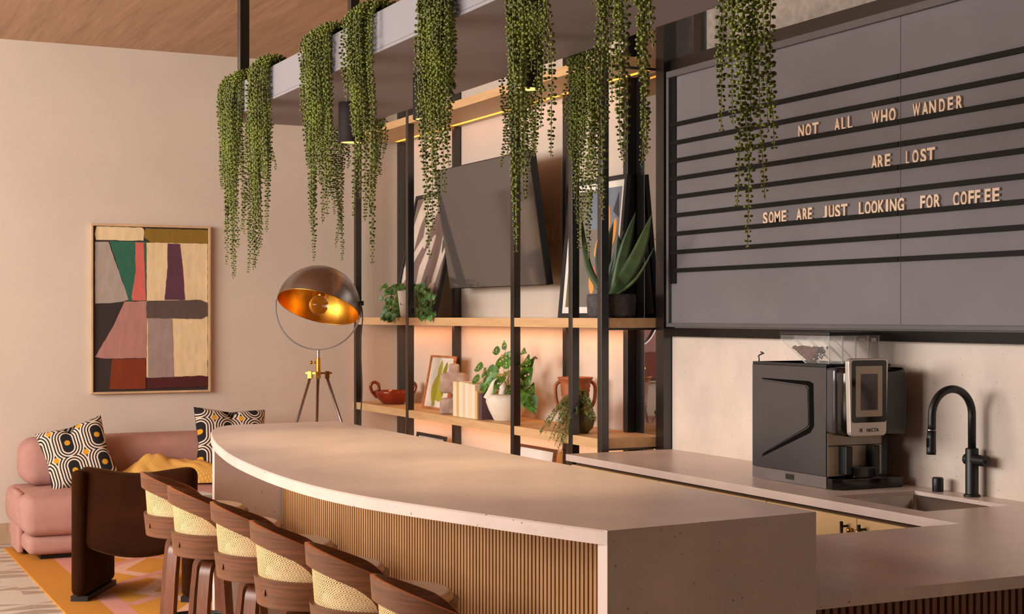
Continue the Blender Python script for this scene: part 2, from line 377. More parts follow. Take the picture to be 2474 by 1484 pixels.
# peninsula base with dark slats
pb = thing('peninsula_base', 'slatted wooden base under the low stone peninsula', 'counter base', (3.5, 3.7, 0))
obj('carcass', MB().box(2.52, XE, 3.30, 4.12, 0, HT-.036), M['slat_dark'], pb)
mb = MB(); x = 2.52
while x < 4.50: mb.box(x, x+.016, 3.276, 3.299, 0, HT-.036); x += .027
obj('slat_panel', mb, wood('dark_slats', [(.3, (112, 70, 40)), (.6, (134, 88, 52)), (.8, (150, 100, 60))], (20, 20, 2), .5, .5), pb)
# base cabinets
cab_y = [(4.17, 5.40), (5.402, 6.30), (6.302, 7.21)]
labs = ['pale oak base cabinet under the sink with black bar handles', 'pale oak base cabinet under the coffee machine', 'pale oak base cabinet nearest the shelving']
for (a, b), lab in zip(cab_y, labs):
    cb = thing('base_cabinet', lab, 'cabinet', (4.2, (a+b)/2, 0), 0, 'base cabinets under the worktop')
    obj('body', MB().box(3.90, XE, a, b, .1, .70), M['oak_front'], cb)
    obj('plinth', MB().box(3.95, XE, a, b, 0, .1), M['black_mat'], cb)
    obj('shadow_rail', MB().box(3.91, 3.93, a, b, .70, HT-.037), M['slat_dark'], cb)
    mid = 4.785 if a < 5 else (a+b)/2
    for y0, y1, hy in ((a+.002, mid-.0015, mid-.055), (mid+.0015, b-.002, mid+.055)):
        d = obj('door', MB().box(3.878, 3.899, y0, y1, .11, HT-.058), M['oak_front'], cb, bevel=.002)
        mb = MB().cyl((3.845, hy, .69), (3.845, hy, .835), .007, 12); mb.cyl((3.845, hy, .815), (3.878, hy, .815), .005, 10); mb.cyl((3.845, hy, .71), (3.878, hy, .71), .005, 10)
        obj('handle', mb, M['black_mat'], d, smooth=True)
        mb = MB().lathe([(.0, -.012), (.009, -.012), (.011, 0), (.009, .012), (0, .012)], (3.862, hy-.028*(1 if hy > mid else -1), .80), 12)
        obj('knob', mb, M['brass'], d, smooth=True, label='small brass knob')
# sink
sk = thing('sink', 'brushed steel undermount sink in the worktop below the faucet', 'sink', ((SX0+SX1)/2, (SY0+SY1)/2, .70))
mb = MB(); b0 = .72; zt = HT-.0365
o0 = [(SX0-.02, SY0-.02), (SX1+.02, SY0-.02), (SX1+.02, SY1+.02), (SX0-.02, SY1+.02)]; i0 = [(SX0, SY0), (SX1, SY0), (SX1, SY1), (SX0, SY1)]
def rr(x0, x1, y0, y1, r, z, n=5):
    p = []
    for cx, cy, a0 in ((x1-r, y1-r, 0), (x0+r, y1-r, 90), (x0+r, y0+r, 180), (x1-r, y0+r, 270)):
        for k in range(n+1): q = R(a0+90*k/n); p.append((cx+r*math.cos(q), cy+r*math.sin(q), z))
    return p
rings = [rr(SX0+.0008, SX1-.0008, SY0+.0008, SY1-.0008, .004, HT-.017), rr(SX0+.003, SX1-.003, SY0+.003, SY1-.003, .012, HT-.019), rr(SX0+.006, SX1-.006, SY0+.006, SY1-.006, .035, b0+.03), rr(SX0+.03, SX1-.03, SY0+.03, SY1-.03, .03, b0)]
vs_ = sum(rings, []); n_ = len(rings[0]); fs_ = []
for i in range(3):
    for k in range(n_): fs_.append((i*n_+k, i*n_+(k+1) % n_, (i+1)*n_+(k+1) % n_, (i+1)*n_+k))
fs_.append(tuple(3*n_+k for k in range(n_)))
mb.add(vs_, fs_); obj('basin', mb, M['steel'], sk, smooth=True)
obj('drain', MB().lathe([(0, .006), (.03, .006), (.042, .002), (.042, 0)], ((SX0+SX1)/2, (SY0+SY1)/2, b0), 24), M['black_mat'], sk)
# faucet and air gap
fc = thing('faucet', 'matte black gooseneck faucet behind the sink', 'faucet', (4.474, 4.772, HT))
fx, fy = 4.474, 4.772
mb = MB().lathe([(0, 0), (.034, 0), (.034, .008), (.027, .012), (.027, .20), (.022, .204), (0, .204)], (fx, fy, HT), 28); obj('body', mb, M['black_mat'], fc, smooth=True, bevel=.001)
pts = [(fx, fy, HT+.19), (fx, fy, HT+.34)]
for k in range(0, 29): q = PI*k/28; pts.append((fx-.108+.108*math.cos(q), fy, HT+.345+.108*math.sin(q)))
pts += [(fx-.2165, fy, HT+.31), (fx-.218, fy, HT+.285)]
obj('spout', MB().tube(pts, .0165, 16), M['black_mat'], fc, smooth=True)
hd = obj('spray_head', MB().tube([(fx-.218, fy, HT+.283), (fx-.219, fy, HT+.25), (fx-.220, fy, HT+.20), (fx-.2205, fy, HT+.185)], [.018, .018, .0195, .0195], 16), M['black_mat'], fc, smooth=True)
obj('ring', MB().tube([(fx-.2178, fy, HT+.288), (fx-.218, fy, HT+.284)], .0186, 16), M['steel'], hd, label='thin bright ring')
obj('button', MB().rbox((fx-.238, fy, HT+.235), (.004, .007, .02), .003, 2), M['black_gloss'], hd)
hn = obj('handle', MB().cyl((fx-.0, fy+.035, HT+.155), (fx, fy-.085, HT+.155), .024, 20), M['black_mat'], fc, bevel=.003)
obj('lever', MB().tube([(fx-.005, fy-.03, HT+.175), (fx+.002, fy-.09, HT+.15)], [.007, .009], 10), M['black_mat'], hn, smooth=True)
tag(obj('sink_air_gap', MB().lathe([(0, 0), (.024, 0), (.024, .055), (.021, .062), (0, .063)], (4.467, 4.97, HT), 24), M['black_mat'], smooth=True, bevel=.002), 'small black air gap cap left of the faucet', 'air gap cap')

# ------------------------------------------------------------------ island
HI, TH = 1.1406, .036
arc = [(2.491, 3.242), (1.811, 3.180)]
tr_ = [(1.811,3.180),(1.777,3.262),(1.732,3.395),(1.678,3.56),(1.618,3.743),(1.558,3.93),(1.502,4.148),(1.471,4.345),(1.455,4.59),(1.459,4.956),(1.497,5.489),(1.586,6.05),(1.655,6.36),(1.717,6.62),(1.757,6.76),(1.80,6.88),(1.845,6.98),(1.90,7.05),(1.955,7.08)]
def crom(P, n=5):
    out = []
    for i in range(len(P)-1):
        p0, p1, p2, p3 = P[max(0, i-1)], P[i], P[i+1], P[min(len(P)-1, i+2)]
        for k in range(n):
            t = k/n; out.append(tuple(.5*(2*p1[j]+(p2[j]-p0[j])*t+(2*p0[j]-5*p1[j]+4*p2[j]-p3[j])*t*t+(3*p1[j]-p0[j]-3*p2[j]+p3[j])*t**3) for j in range(len(p1))))
    return out+[tuple(P[-1])]
sm = tr_[:]
for _ in range(3): sm = [sm[0]]+[tuple((sm[i-1][j]+2*sm[i][j]+sm[i+1][j])/4 for j in (0,1)) for i in range(1, len(sm)-1)]+[sm[-1]]
sm = [tuple(.5*(a[j]+b[j]) for j in (0,1)) for a, b in zip(sm, tr_)]
outline = [(2.491, 3.242)]+crom(sm, 4)+[(2.491, 7.10)]
isl = thing('bar_island', 'curved speckled stone bar island with slatted oak base', 'bar island', (2.1, 5.1, 0))
n_ = len(outline); ins = []
for i, (x, y) in enumerate(outline):
    if i in (0, 1): ins.append((x, y)); continue
    a, b = outline[i-1], outline[(i+1) % n_]; L = math.hypot(b[0]-a[0], b[1]-a[1]); ins.append((x+(b[1]-a[1])/L*.0045, y-(b[0]-a[0])/L*.0045))
mb = MB(); mb.add([(x, y, HI-TH) for x, y in outline]+[(x, y, HI-.004) for x, y in outline]+[(x, y, HI) for x, y in ins],
    [tuple(range(n_-1, -1, -1)), tuple(range(2*n_, 3*n_))]+[(r*n_+i, r*n_+(i+1) % n_, (r+1)*n_+(i+1) % n_, (r+1)*n_+i) for r in (0, 1) for i in range(n_)])
obj('countertop', mb, M['stone'], isl)
e = Vector((2.491-1.811, 3.242-3.18, 0)).normalized(); nrm = Vector((-e.y, e.x, 0))
A_, B_ = Vector((1.811, 3.18, 0)), Vector((2.491, 3.242, 0))
mb = MB(); q = [A_, B_, B_+nrm*.042, A_+nrm*.042]
mb.prism([(p.x, p.y) for p in q], lambda a, b, d: (a, b, d), 0, HI-TH); obj('end_panel', mb, M['stone'], isl)
mb = MB().box(1.843, 2.49, 7.02, 7.06, 0, HI-TH); obj('end_panel', mb, M['stone'], isl)
obj('core', MB().box(2.195, 2.488, 3.262, 7.019, 0, HI-TH), M['slat_dark'], isl)
mb = MB(); y = 3.265
while y < 7.0: mb.box(2.175, 2.194, y, y+.0165, 0, HI-TH); y += .027
obj('slat_panel', mb, M['slat'], isl)

# ------------------------------------------------------------------ shelving unit
su = thing('shelving_unit', 'black steel and pale oak open shelving along the right wall', 'shelving unit', (4.33, 9.3, 0))
XF, XB = 4.124, 4.545
PS = .048
PY = [7.356, 7.703, 8.479, 10.25, 11.366]
for y in PY: obj('post', MB().box(XF, XF+PS, y-PS, y, 0, CEIL-.001), M['black_steel'], su, bevel=.002)
for y in PY[1:]: obj('post', MB().box(XB-PS, XB, y-PS, y, 0, CEIL-.001), M['black_steel'], su, bevel=.002)
SHELF = [(.245, .30), (.919, .974), (1.60, 1.656), (3.087, 3.142)]
for z0, z1 in SHELF:
    mb = MB(); Y0, Y1 = 7.312, 11.42
    mb.box(XF+.004, XB+.006, Y0, Y1, z0, z1)
    s_ = obj('shelf', mb, M['oak'], su)
    if z0 > .5:
        obj('edge_rail', MB().box(XF+.03, XB, Y0+.002, Y0+.02, z0-.012, z0), M['black_steel'], s_)
        ys = [7.35]+PY[1:]
        for a, b in zip([7.36, 7.71, 8.49, 10.26], [7.65, 8.425, 10.195, 11.31]): obj('led_strip', MB().box(XB-.085, XB-.055, a, b, z0-.0015, z0-.0003), M['led'], s_, label='glowing warm light strip')
        if z0 < 2:
            for a, b in zip([7.40, 8.52, 10.30], [8.40, 10.16, 11.28]):
                area('shelf_strip_light', (XB-.09, (a+b)/2, z0-.004), (0, 0, 0), .02, b-a, 1.15*(b-a), (1, .44, .15))

# ------------------------------------------------------------------ hanging planter
PX0, PX1, PYN, PYF, PZ0, PZ1 = 1.853, 2.49, 2.35, 6.91, 2.585, 2.727
pl = thing('hanging_planter', 'long grey trough planter hung above the bar island', 'hanging planter', (2.17, 4.7, PZ0))
mb = MB(); t_ = .012
mb.box(PX0, PX1, PYN, PYF, PZ0, PZ0+t_); mb.box(PX0, PX0+t_, PYN, PYF, PZ0+t_, PZ1); mb.box(PX1-t_, PX1, PYN, PYF, PZ0+t_, PZ1); mb.box(PX0+t_, PX1-t_, PYF-t_, PYF, PZ0+t_, PZ1); mb.box(PX0+t_, PX1-t_, PYN, PYN+t_, PZ0+t_, PZ1)
obj('trough', mb, M['planter'], pl, bevel=.002)
obj('soil', MB().box(PX0+t_, PX1-t_, PYN+t_, PYF-t_, PZ1-.06, PZ1-.045), M['soil'], pl)
for x, y in ((1.919, 6.79), (2.462, 6.79), (1.919, 2.6), (2.462, 2.6)):
    r_ = obj('rod', MB().box(x-.023, x+.023, y-.023, y+.023, PZ0+t_, CEIL), M['black_steel'], pl, bevel=.003)
for y in (6.065, 5.22, 4.385):
    sp = obj('spotlight', MB().lathe([(0, .172), (.056, .172), (.056, 0), (.0475, 0), (.047, .008), (.047, .022), (0, .022)], (2.19, y, 2.413), 32), M['can'], pl, smooth=True, bevel=.001)
    obj('lens', MB().lathe([(0, 0), (.0465, 0), (.0465, .003), (0, .003)], (2.19, y, 2.4145), 24), M['lens'], sp)
    d = bpy.data.lights.new('spot_beam', 'SPOT'); d.energy = 34; d.color = (1, .74, .42); d.spot_size = R(66); d.spot_blend = .8; d.shadow_soft_size = .04
    o = bpy.data.objects.new('spot_beam', d); C.objects.link(o); o.location = (2.19, y, 2.405)
# ------------------------------------------------------------------ bar stools (built at the origin, back towards -X)
def stool_zt(q): a = abs(q)-R(84); return .955-.102*(1-math.cos(q))-(.21*a*a if a > 0 else 0)
def stool_zb(q):
    a = abs(math.degrees(q)); zr = .771; b = stool_zt(q)-.066; gap = max(0, b-zr)
    if a < 57: return b
    if a > 73: return zr-.004
    return zr+gap*math.sqrt(max(0, 1-((a-57)/16)**2))-.002
def rout(z): return .237+(z-.77)*.075
def P3(q, r, z): return (-r*math.cos(q), -r*math.sin(q), z)
def make_stool(label):
    t = thing('bar_stool', label, 'bar stool', (0,0,0), 0, 'bar stools along the curved bar')
    # seat ring
    mb = MB(); n = 72; prof = [(.226, .672), (.237, .770)]
    mb.lathe(prof, n=n); mb.lathe([(.237, .770), (.2195, .770)], n=n); mb.lathe([(.2195, .770), (.21, .672)], n=n); mb.lathe([(.226, .672), (.0, .672)], n=n)
    obj('seat_ring', mb, M['walnut'], t, smooth=True, bevel=.0)
    for s in (-1, 1): q = s*R(22); obj('screw_cap', MB().sphere((-.233*math.cos(q), -.233*math.sin(q), .722), .0075, 10, 6, None, (.5, 1, 1.6)), M['walnut_leg'], [c for c in t.children if c.name.startswith('seat_ring')][0], smooth=True)
    # back rail
    E_ = R(118); mb = MB(); N = 96; T = .0135
    def qa(u): return -E_+2*E_*u
    def o_(u, v): q = qa(u); z0, z1 = stool_zb(q), max(stool_zt(q), .7705); z = z0+(z1-z0)*v; return Vector(P3(q, rout(z)+.0008, z))
    def i_(u, v): q = qa(u); z0, z1 = stool_zb(q), max(stool_zt(q), .7705); z = z0+(z1-z0)*v; return Vector(P3(q, rout(z)-T, z))
    mb.grid(N, 4, o_); mb.grid(N, 4, lambda u, v: i_(1-u, v))
    obj('back_rail', mb, M['walnut'], t, smooth=True, weld=False)
    mb = MB()
    mb.grid(N, 3, lambda u, v: o_(u, 1)*(1-v)+i_(u, 1)*v+Vector((0,0,.0012*math.sin(PI*v)))); mb.grid(N, 2, lambda u, v: i_(u, 0)*(1-v)+o_(u, 0)*v)
    for u in (0, 1): mb.grid(2, 2, lambda a, v, u=u: (o_(u, v) if a == 0 else i_(u, v)))
    obj('rail_edge', mb, M['walnut_edge'], [c for c in t.children if c.name.startswith('back_rail')][0], smooth=True, label='lighter ply edge')
    # cane panel with real holes
    mb = MB(); dq = .0122/.228; rows = 12; hz = .0118
    nq = int(R(76)*2/dq)
    for r in range(rows):
        z0 = .752+r*hz; zc = z0+hz/2
        for k in range(nq+1):
            qc = -R(76)+(k+.5*(r % 2))*dq
            if zc > stool_zb(qc)+.015 and zc > .775: continue
            R_ = .2205+(zc-.77)*.075
            rim, hole = [], []
            for a in range(8):
                an = PI/8+a*PI/4
                cx, cz = math.cos(an), math.sin(an); m = max(abs(cx), abs(cz))
                rim.append(P3(qc+cx/m*dq/2, R_, zc+cz/m*hz/2)); hole.append(P3(qc+cx*dq*.225, R_, zc+cz*hz*.25))
            mb.add(rim+hole, [(a, (a+1) % 8, 8+(a+1) % 8, 8+a) for a in range(8)])
    obj('cane_panel', mb, M['cane'], t, smooth=False, label='woven cane panel with round holes')
    # cushion
    mb = MB(); pr = [(0, .740), (.195, .740)]+[(.188+.020*math.cos(q), .775+.022*math.sin(q)) for q in [R(a) for a in range(-60, 91, 15)]]+[(.14, .801), (.07, .804), (0, .805)]
    mb.lathe(pr, (.012, 0, 0), n=56); obj('seat_cushion', mb, M['cream_fab'], t, smooth=True)
    # swivel and bentwood legs
    obj('swivel_plate', MB().lathe([(0, .645), (.1, .645), (.11, .671), (0, .671)], n=32), M['black_mat'], t)
    for a in (45, 135, 225, 315):
        d = Vector((math.cos(R(a)), math.sin(R(a)), 0)); s_ = Vector((-d.y, d.x, 0)); path = [(.03, .655), (.085, .655)]
        for k in range(1, 9): q = R(90-k*10.8); path.append((.085+.068*math.cos(q), .587+.068*math.sin(q)))
        path += [(.165, .50), (.182, .3), (.205, 0)]
        mb = MB(); hw, ht = .027, .0125; secs = []
        for i, (r, z) in enumerate(path):
            p = path[max(0, i-1)]; n2 = path[min(len(path)-1, i+1)]; tx, tz = n2[0]-p[0], n2[1]-p[1]; L = math.hypot(tx, tz); nr, nz = -tz/L, tx/L
            if i == len(path)-1: nr, nz = -1, 0
            c = d*r+UP*z; nn = d*nr+UP*nz
            secs.append([c+s_*hw-nn*ht, c+s_*hw+nn*ht, c-s_*hw+nn*ht, c-s_*hw-nn*ht])
        for f in range(4):
            g = (f+1) % 4; mb.grid(len(secs), 2, lambda u, v, f=f, g=g: secs[round(u*(len(secs)-1))][f if v == 0 else g])
        mb.add(secs[-1], [(0, 1, 2, 3)]); mb.add(secs[0], [(3, 2, 1, 0)])
        obj('leg', mb, M['walnut_leg'], t, smooth=True)
    mb = MB(); mb.tube([(.178*math.cos(2*PI*k/40), .178*math.sin(2*PI*k/40), .27) for k in range(40)], .0085, 10, closed=True); obj('foot_ring', mb, M['black_mat'], t, smooth=True)
    return t
SP = [(1.701, 6.80), (1.684, 6.195), (1.706, 5.577), (1.694, 4.997), (1.709, 4.428), (1.688, 3.787)]
SL = ['walnut and cane bar stool farthest from the camera, next to the brown armchair', 'walnut and cane bar stool second from the far end of the row', 'walnut and cane bar stool third from the far end of the row',
      'walnut and cane bar stool third from the near end of the row', 'walnut and cane bar stool second from the near end of the row', 'walnut and cane bar stool nearest the camera, its lower half cut off']
st0 = make_stool(SL[0])
for i, (p, l) in enumerate(zip(SP, SL)):
    rz = R((-9, -6, -8, -7, -8, -7)[i])
    if i == 0: st0.location = (*p, 0); st0.rotation_euler = (0, 0, rz)
    else: dup(st0, (*p, 0), rz, l)

# ------------------------------------------------------------------ hanging string of pearl plants on the planter
def bead_verts():
    pr = [(0, -1.0), (.55, -.72), (.95, -.1), (.72, .62), (0, 1)]; n = 6; v = []
    for r, z in pr:
        if r == 0: v.append(Vector((0, 0, z)))
        else: v += [Vector((r*math.cos(2*PI*k/n), r*math.sin(2*PI*k/n), z)) for k in range(n)]
    f = [(0, 1+(k+1) % n, 1+k) for k in range(n)]
    for i in range(2): f += [(1+i*n+k, 1+i*n+(k+1) % n, 1+(i+1)*n+(k+1) % n, 1+(i+1)*n+k) for k in range(n)]
    f += [(1+2*n+k, 1+2*n+(k+1) % n, 1+3*n) for k in range(n)]; return v, f
BV, BF = bead_verts()
def fast_obj(name, V, F, mat_, parent):
    M_ = base_m(root_of(parent)).inverted(); mb = MB(); mb.v = V; mb.f = F; mb.m = [0]*len(F)
    return obj(name, mb, mat_, parent, smooth=True)
def hanging_plant(label, side, c0, width, tips, rim, ntop=16, seed=1, depth=.034, sz=1.0, short=(.3, .62)):
    """side: 'x-' hangs over the left rim, 'x+' right rim, 'y+' far rim; c0 = centre along the rim; tips = list of (offset along rim, tip height)"""
    rnd = random.Random(seed)
    if side == 'x-': fn = lambda a, o, z: Vector((PX0-o, c0+a, z)); base = (PX0+.06, c0, PZ1-.045)
    elif side == 'x+': fn = lambda a, o, z: Vector((PX1+o, c0+a, z)); base = (PX1-.06, c0, PZ1-.045)
    else: fn = lambda a, o, z: Vector((c0+a, PYF+o, z)); base = (c0, PYF-.06, PZ1-.045)
    t = thing('hanging_string_plant', label, 'hanging plant', base, 0, 'string plants trailing from the grey planter')
    V, F = [], []; stems = MB()
    vines = [(a, z, .012+rnd.random()*.03) for a, z in tips]
    for k in range(ntop):
        a = -width/2+width*(k+.5)/ntop+rnd.uniform(-.006, .006); near = min(tips, key=lambda q: abs(q[0]-a))
        full = rim-near[1]; vines.append((a, rim-full*rnd.uniform(*short)*(1.3 if rnd.random() < .3 else 1), .008+rnd.random()*depth))
    for a, ztip, out in vines:
        path = []; ph, ph2 = rnd.uniform(0, 6), rnd.uniform(0, 6)
        ins = rnd.uniform(.06, .13)
        for k in range(8): q = k/7; path.append(fn(a*(1.0-.1*(1-q)), -ins*(1-q)+out*q*.6, PZ1-.02+ (.045+out*.5)*math.sin(PI*(.15+.5*q))))
        z = path[-1].z; tot = z-ztip; nst = max(4, int(tot/.03))
        for k in range(1, nst+1):
            q = k/nst; drift = .010*math.sin(ph+q*5)+.006*math.sin(ph2+q*11)
            path.append(fn(a+drift*q*1.4, out+.4*out*min(1, q*6)*(1-q)+.006*math.sin(ph2+q*7), z-tot*q))
        stems.tube(path[::2]+[path[-1]], .0013, 4, False)
        # beads in pairs along the path
        acc, i, pos = 0, 0, path[0]; step = .0108*sz; ang = rnd.uniform(0, 6); total = sum((path[j+1]-path[j]).length for j in range(len(path)-1)); done = 0
        for j in range(len(path)-1):
            A, B = path[j], path[j+1]; L = (B-A).length; dirv = (B-A).normalized()
            while acc < L:
                p = A+dirv*acc; fr = (done+acc)/total; sc_ = sz*(1.0 if fr < .86 else 1.0-.45*(fr-.86)/.14)
                e1 = dirv.cross(Vector((.3, .9, .2))).normalized(); e2 = dirv.cross(e1)
                ang += 1.45+rnd.uniform(-.35, .35)
                for h in (0, PI):
                    if rnd.random() < .06: continue
                    aa = ang+h+rnd.uniform(-.3, .3); d = (e1*math.cos(aa)+e2*math.sin(aa)-UP*rnd.uniform(-.25, .35)).normalized()
                    r0 = .0054*sc_*rnd.uniform(.82, 1.15); c = p+d*(.0085*sc_)
                    s1 = d.cross(UP).normalized() if abs(d.z) < .95 else Vector((1,0,0)); s2 = d.cross(s1)
                    b = len(V)
                    for q in BV: V.append(c+d*(q.z*r0*1.22)+s1*(q.x*r0)+s2*(q.y*r0*.86))
                    F += [[b+x for x in f] for f in BF]
                acc += step
            acc -= L; done += L
    fast_obj('foliage', V, F, M['bead'], t); obj('stems', stems, M['vine'], t)
    return t
def yl(px): return on_x(px, 300, PX0-.02).y
def zl(px, py): return on_x(px, py, PX0-.02).z
def left(label, pxa, pxb, tips, seed, n=16, **k):
    c = (yl(pxa)+yl(pxb))/2; wd = abs(yl(pxa)-yl(pxb))*.72
    return hanging_plant(label, 'x-', c, wd, [(yl(a)-c, zl(a, b)) for a, b in tips], PZ1, n, seed, **k)
left('trailing string plant at the far left corner of the planter', 536, 588, [(563, 675), (573, 668), (556, 640), (548, 560), (540, 448), (578, 600)], 1, 26, short=(.35, .8))
left('trailing string plant second from the far end, beside the corner one', 606, 655, [(628, 655), (637, 600), (622, 620), (646, 560), (615, 520)], 2, 24, short=(.35, .8))
left('trailing string plant with three tips above the floor lamp', 734, 806, [(756, 630), (762, 560), (785, 540), (800, 520), (745, 400), (790, 470)], 3, 30, short=(.35, .75))
left('trailing string plant over the planter spotlight, right of the lamp', 836, 897, [(856, 520), (882, 535), (905, 640), (870, 480), (895, 430)], 4, 28, short=(.3, .6))
left('trailing string plant hanging in front of the curved-band print', 1024, 1104, [(1042, 625), (1056, 560), (1068, 520), (1085, 470), (1096, 400), (1034, 430)], 5, 30, short=(.3, .65))
left('trailing string plant hanging in front of the television', 1232, 1345, [(1256, 610), (1262, 590), (1246, 500), (1275, 480), (1290, 370), (1340, 378), (1318, 310)], 6, 30, short=(.25, .6))
left('loose trailing string plant left of the letter board', 1428, 1582, [(1455, 530), (1506, 405), (1514, 380), (1552, 405), (1560, 375), (1497, 300), (1470, 250), (1580, 120)], 7, 20, short=(.25, .6))
left('bright trailing string plant in front of the letter board', 1738, 1868, [(1808, 597), (1812, 500), (1830, 482), (1820, 440), (1862, 360), (1850, 320), (1768, 318), (1738, 200), (1790, 300)], 8, 24, short=(.25, .6))
def far_end(label, pts, seed, n, **k):
    c = sum(on_y(a, b, PYF+.03).x for a, b in pts)/len(pts); wd = .09
    return hanging_plant(label, 'y+', c, wd, [(on_y(a, b, PYF+.03).x-c, on_y(a, b, PYF+.03).z) for a, b in pts], PZ1, n, seed, **k)
far_end('thin trailing vines behind the corner plants, over the far planter end', [(598, 660), (592, 560), (604, 600), (657, 410), (650, 360)], 11, 2, short=(.3, .5))
far_end('thin trailing vines over the far planter end beside the lamp top', [(820, 632), (812, 600), (828, 560), (806, 520), (825, 480)], 12, 4, short=(.5, .8))
def right(label, pts, seed, n, **k):
    c = sum(on_x(a, b, PX1+.03).y for a, b in pts)/len(pts)
    return hanging_plant(label, 'x+', c, .22, [(on_x(a, b, PX1+.03).y-c, on_x(a, b, PX1+.03).z) for a, b in pts], PZ1, n, seed, **k)
right('trailing string plant over the right planter edge, near the shelf corner', [(908, 480), (898, 500), (915, 420), (922, 380)], 13, 6, short=(.5, .9))
right('trailing string plant over the right planter edge before the television', [(1222, 405), (1230, 380), (1245, 480), (1280, 420), (1290, 380)], 14, 12, short=(.5, .95))
right('dense trailing string plant over the right planter edge, before the corner post', [(1398, 605), (1436, 628), (1390, 480), (1410, 540), (1425, 500), (1445, 470)], 15, 20, short=(.45, .85))

# ------------------------------------------------------------------ painting
def py_(px, py): return on_y(px, py, YB-.04)
a0, a1 = py_(219.7, 540), py_(508.5, 951)
fx0, fx1, fz1, fz0 = a0.x, a1.x, a0.z, on_y(364, 950, YB-.04).z
pt = thing('abstract_painting', 'large framed abstract painting of colour blocks on the cream wall', 'painting', ((fx0+fx1)/2, YB, fz0))
mb = MB(); fw = .016
for b in ((fx0, fx0+fw, fz0, fz1), (fx1-fw, fx1, fz0, fz1), (fx0+fw, fx1-fw, fz0, fz0+fw), (fx0+fw, fx1-fw, fz1-fw, fz1)): mb.box(b[0], b[1], YB-.05, YB-.001, b[2], b[3])
obj('frame', mb, plain('pale_maple_frame', (208, 172, 132), .5), pt, bevel=.002)
cols = {'dark': (52, 42, 40), 'cream': (232, 206, 164), 'olive': (140, 108, 34), 'grey': (172, 158, 148), 'green': (46, 104, 84), 'coral': (212, 106, 96), 'plum': (92, 56, 72), 'smoke': (92, 76, 70), 'rose': (180, 128, 120), 'rust': (128, 52, 18), 'maroon': (80, 28, 28), 'mauve': (160, 140, 134)}
cm = []
for k, c in cols.items():
    t_ = NT('paint_'+k); v = t_.coords((9, 1, 2.5)); nz_ = t_.noise(v, 2.5, 4, .6)
    t_.color(t_.ramp(nz_, [(.3, tuple(x*.95 for x in c)), (.7, tuple(min(255, x*1.05) for x in c))])); t_.bump(nz_, .04, .002); cm.append(t_.set(Roughness=.6))
ck = list(cols)
mb = MB(); rnd = random.Random(3)
def pv(u, v): return fx0+(u-128)/(1057-128)*(fx1-fx0), fz1-(v-68)/(1388-68)*(fz1-fz0)
def rough(poly, amt=2.2):
    out = []
    for i in range(len(poly)):
        a, b = poly[i], poly[(i+1) % len(poly)]; L = math.hypot(b[0]-a[0], b[1]-a[1]); n = max(1, int(L/28))
        for k in range(n): t = k/n; out.append((a[0]+(b[0]-a[0])*t+(rnd.uniform(-amt, amt) if k else 0), a[1]+(b[1]-a[1])*t+(rnd.uniform(-amt, amt) if k else 0)))
    return out
polys = [('dark', [(146, 84), (1042, 84), (1042, 1372), (146, 1372)]), ('cream', [(172, 88), (522, 90), (536, 110), (530, 192), (168, 194), (158, 150)]), ('olive', [(548, 94), (1036, 96), (1036, 206), (590, 208), (540, 170), (536, 130)]),
    ('cream', [(553, 206), (1036, 206), (1036, 1265), (553, 1265)]), ('green', [(270, 200), (552, 200), (556, 664), (415, 664)]), ('grey', [(160, 208), (262, 206), (415, 655), (380, 668), (260, 684), (160, 686)]),
    ('coral', [(466, 206), (532, 208), (549, 660), (445, 662), (438, 630), (470, 440)]), ('plum', [(718, 210), (815, 212), (832, 360), (856, 655), (694, 655), (718, 400)]), ('rose', [(382, 672), (552, 666), (552, 1112), (245, 1114), (160, 1100), (300, 860)]),
    ('rust', [(288, 1118), (548, 1118), (546, 1352), (268, 1352)]), ('mauve', [(562, 800), (750, 806), (764, 1266), (566, 1268)]), ('smoke', [(556, 664), (975, 654), (1030, 676), (1032, 780), (985, 806), (556, 800)]), ('maroon', [(556, 1272), (990, 1258), (1036, 1268), (1036, 1346), (556, 1352)])]
for i, (c, p) in enumerate(polys):
    mb.mi = ck.index(c); d = YB-.030-.0006*i
    mb.prism([pv(*q) for q in (rough(p) if i else p)], lambda a, b, dd: (a, dd, b), d, YB-.004)
obj('canvas', mb, cm, pt)
# ------------------------------------------------------------------ lounge: rug, sofa, cushions, throw, armchair, table
def rug_mat():
    t = NT('ochre_rug_pink_zigzag'); sp = t.n('ShaderNodeSeparateXYZ'); t.l(t.coords(out='Object'), sp.inputs[0]); x, y = sp.outputs[0], sp.outputs[1]
    def band(coord, other, slope, per, wd, off):
        z = t.math('ADD', coord, t.math('MULTIPLY', t.math('PINGPONG', t.math('ADD', other, off), .42), slope))
        return t.math('LESS_THAN', t.math('FRACT', t.math('DIVIDE', t.math('ADD', z, 20), per)), wd)
    k1 = band(y, x, 1.0, .62, .17, 10.1); k2 = band(x, y, .55, .9, .13, 10.3)
    base = t.ramp(t.noise(t.coords((3, 40, 1)), 3, 4, .6), [(.3, (196, 126, 30)), (.7, (222, 158, 54))])
    pat = t.mix(k2, base, (226, 176, 150)); pat = t.mix(k1, pat, (214, 146, 130))
    pat = t.mix(t.math('LESS_THAN', x, .36), pat, (212, 146, 132)); edge = t.math('GREATER_THAN', x, .24); c = t.mix(edge, t.ramp(t.noise(t.coords((20, 20, 1)), 4, 4), [(.3, (186, 118, 26)), (.7, (206, 138, 36))]), pat)
    t.color(c); t.bump(t.noise(t.coords(), 300, 2), .3, .003); return t.set(Roughness=.95)
mb = MB().box(0, 2.6, 0, 3.2, 0.0005, .012); rg = obj('rug', mb, rug_mat()); rg.location = (1.405, 7.93, 0)
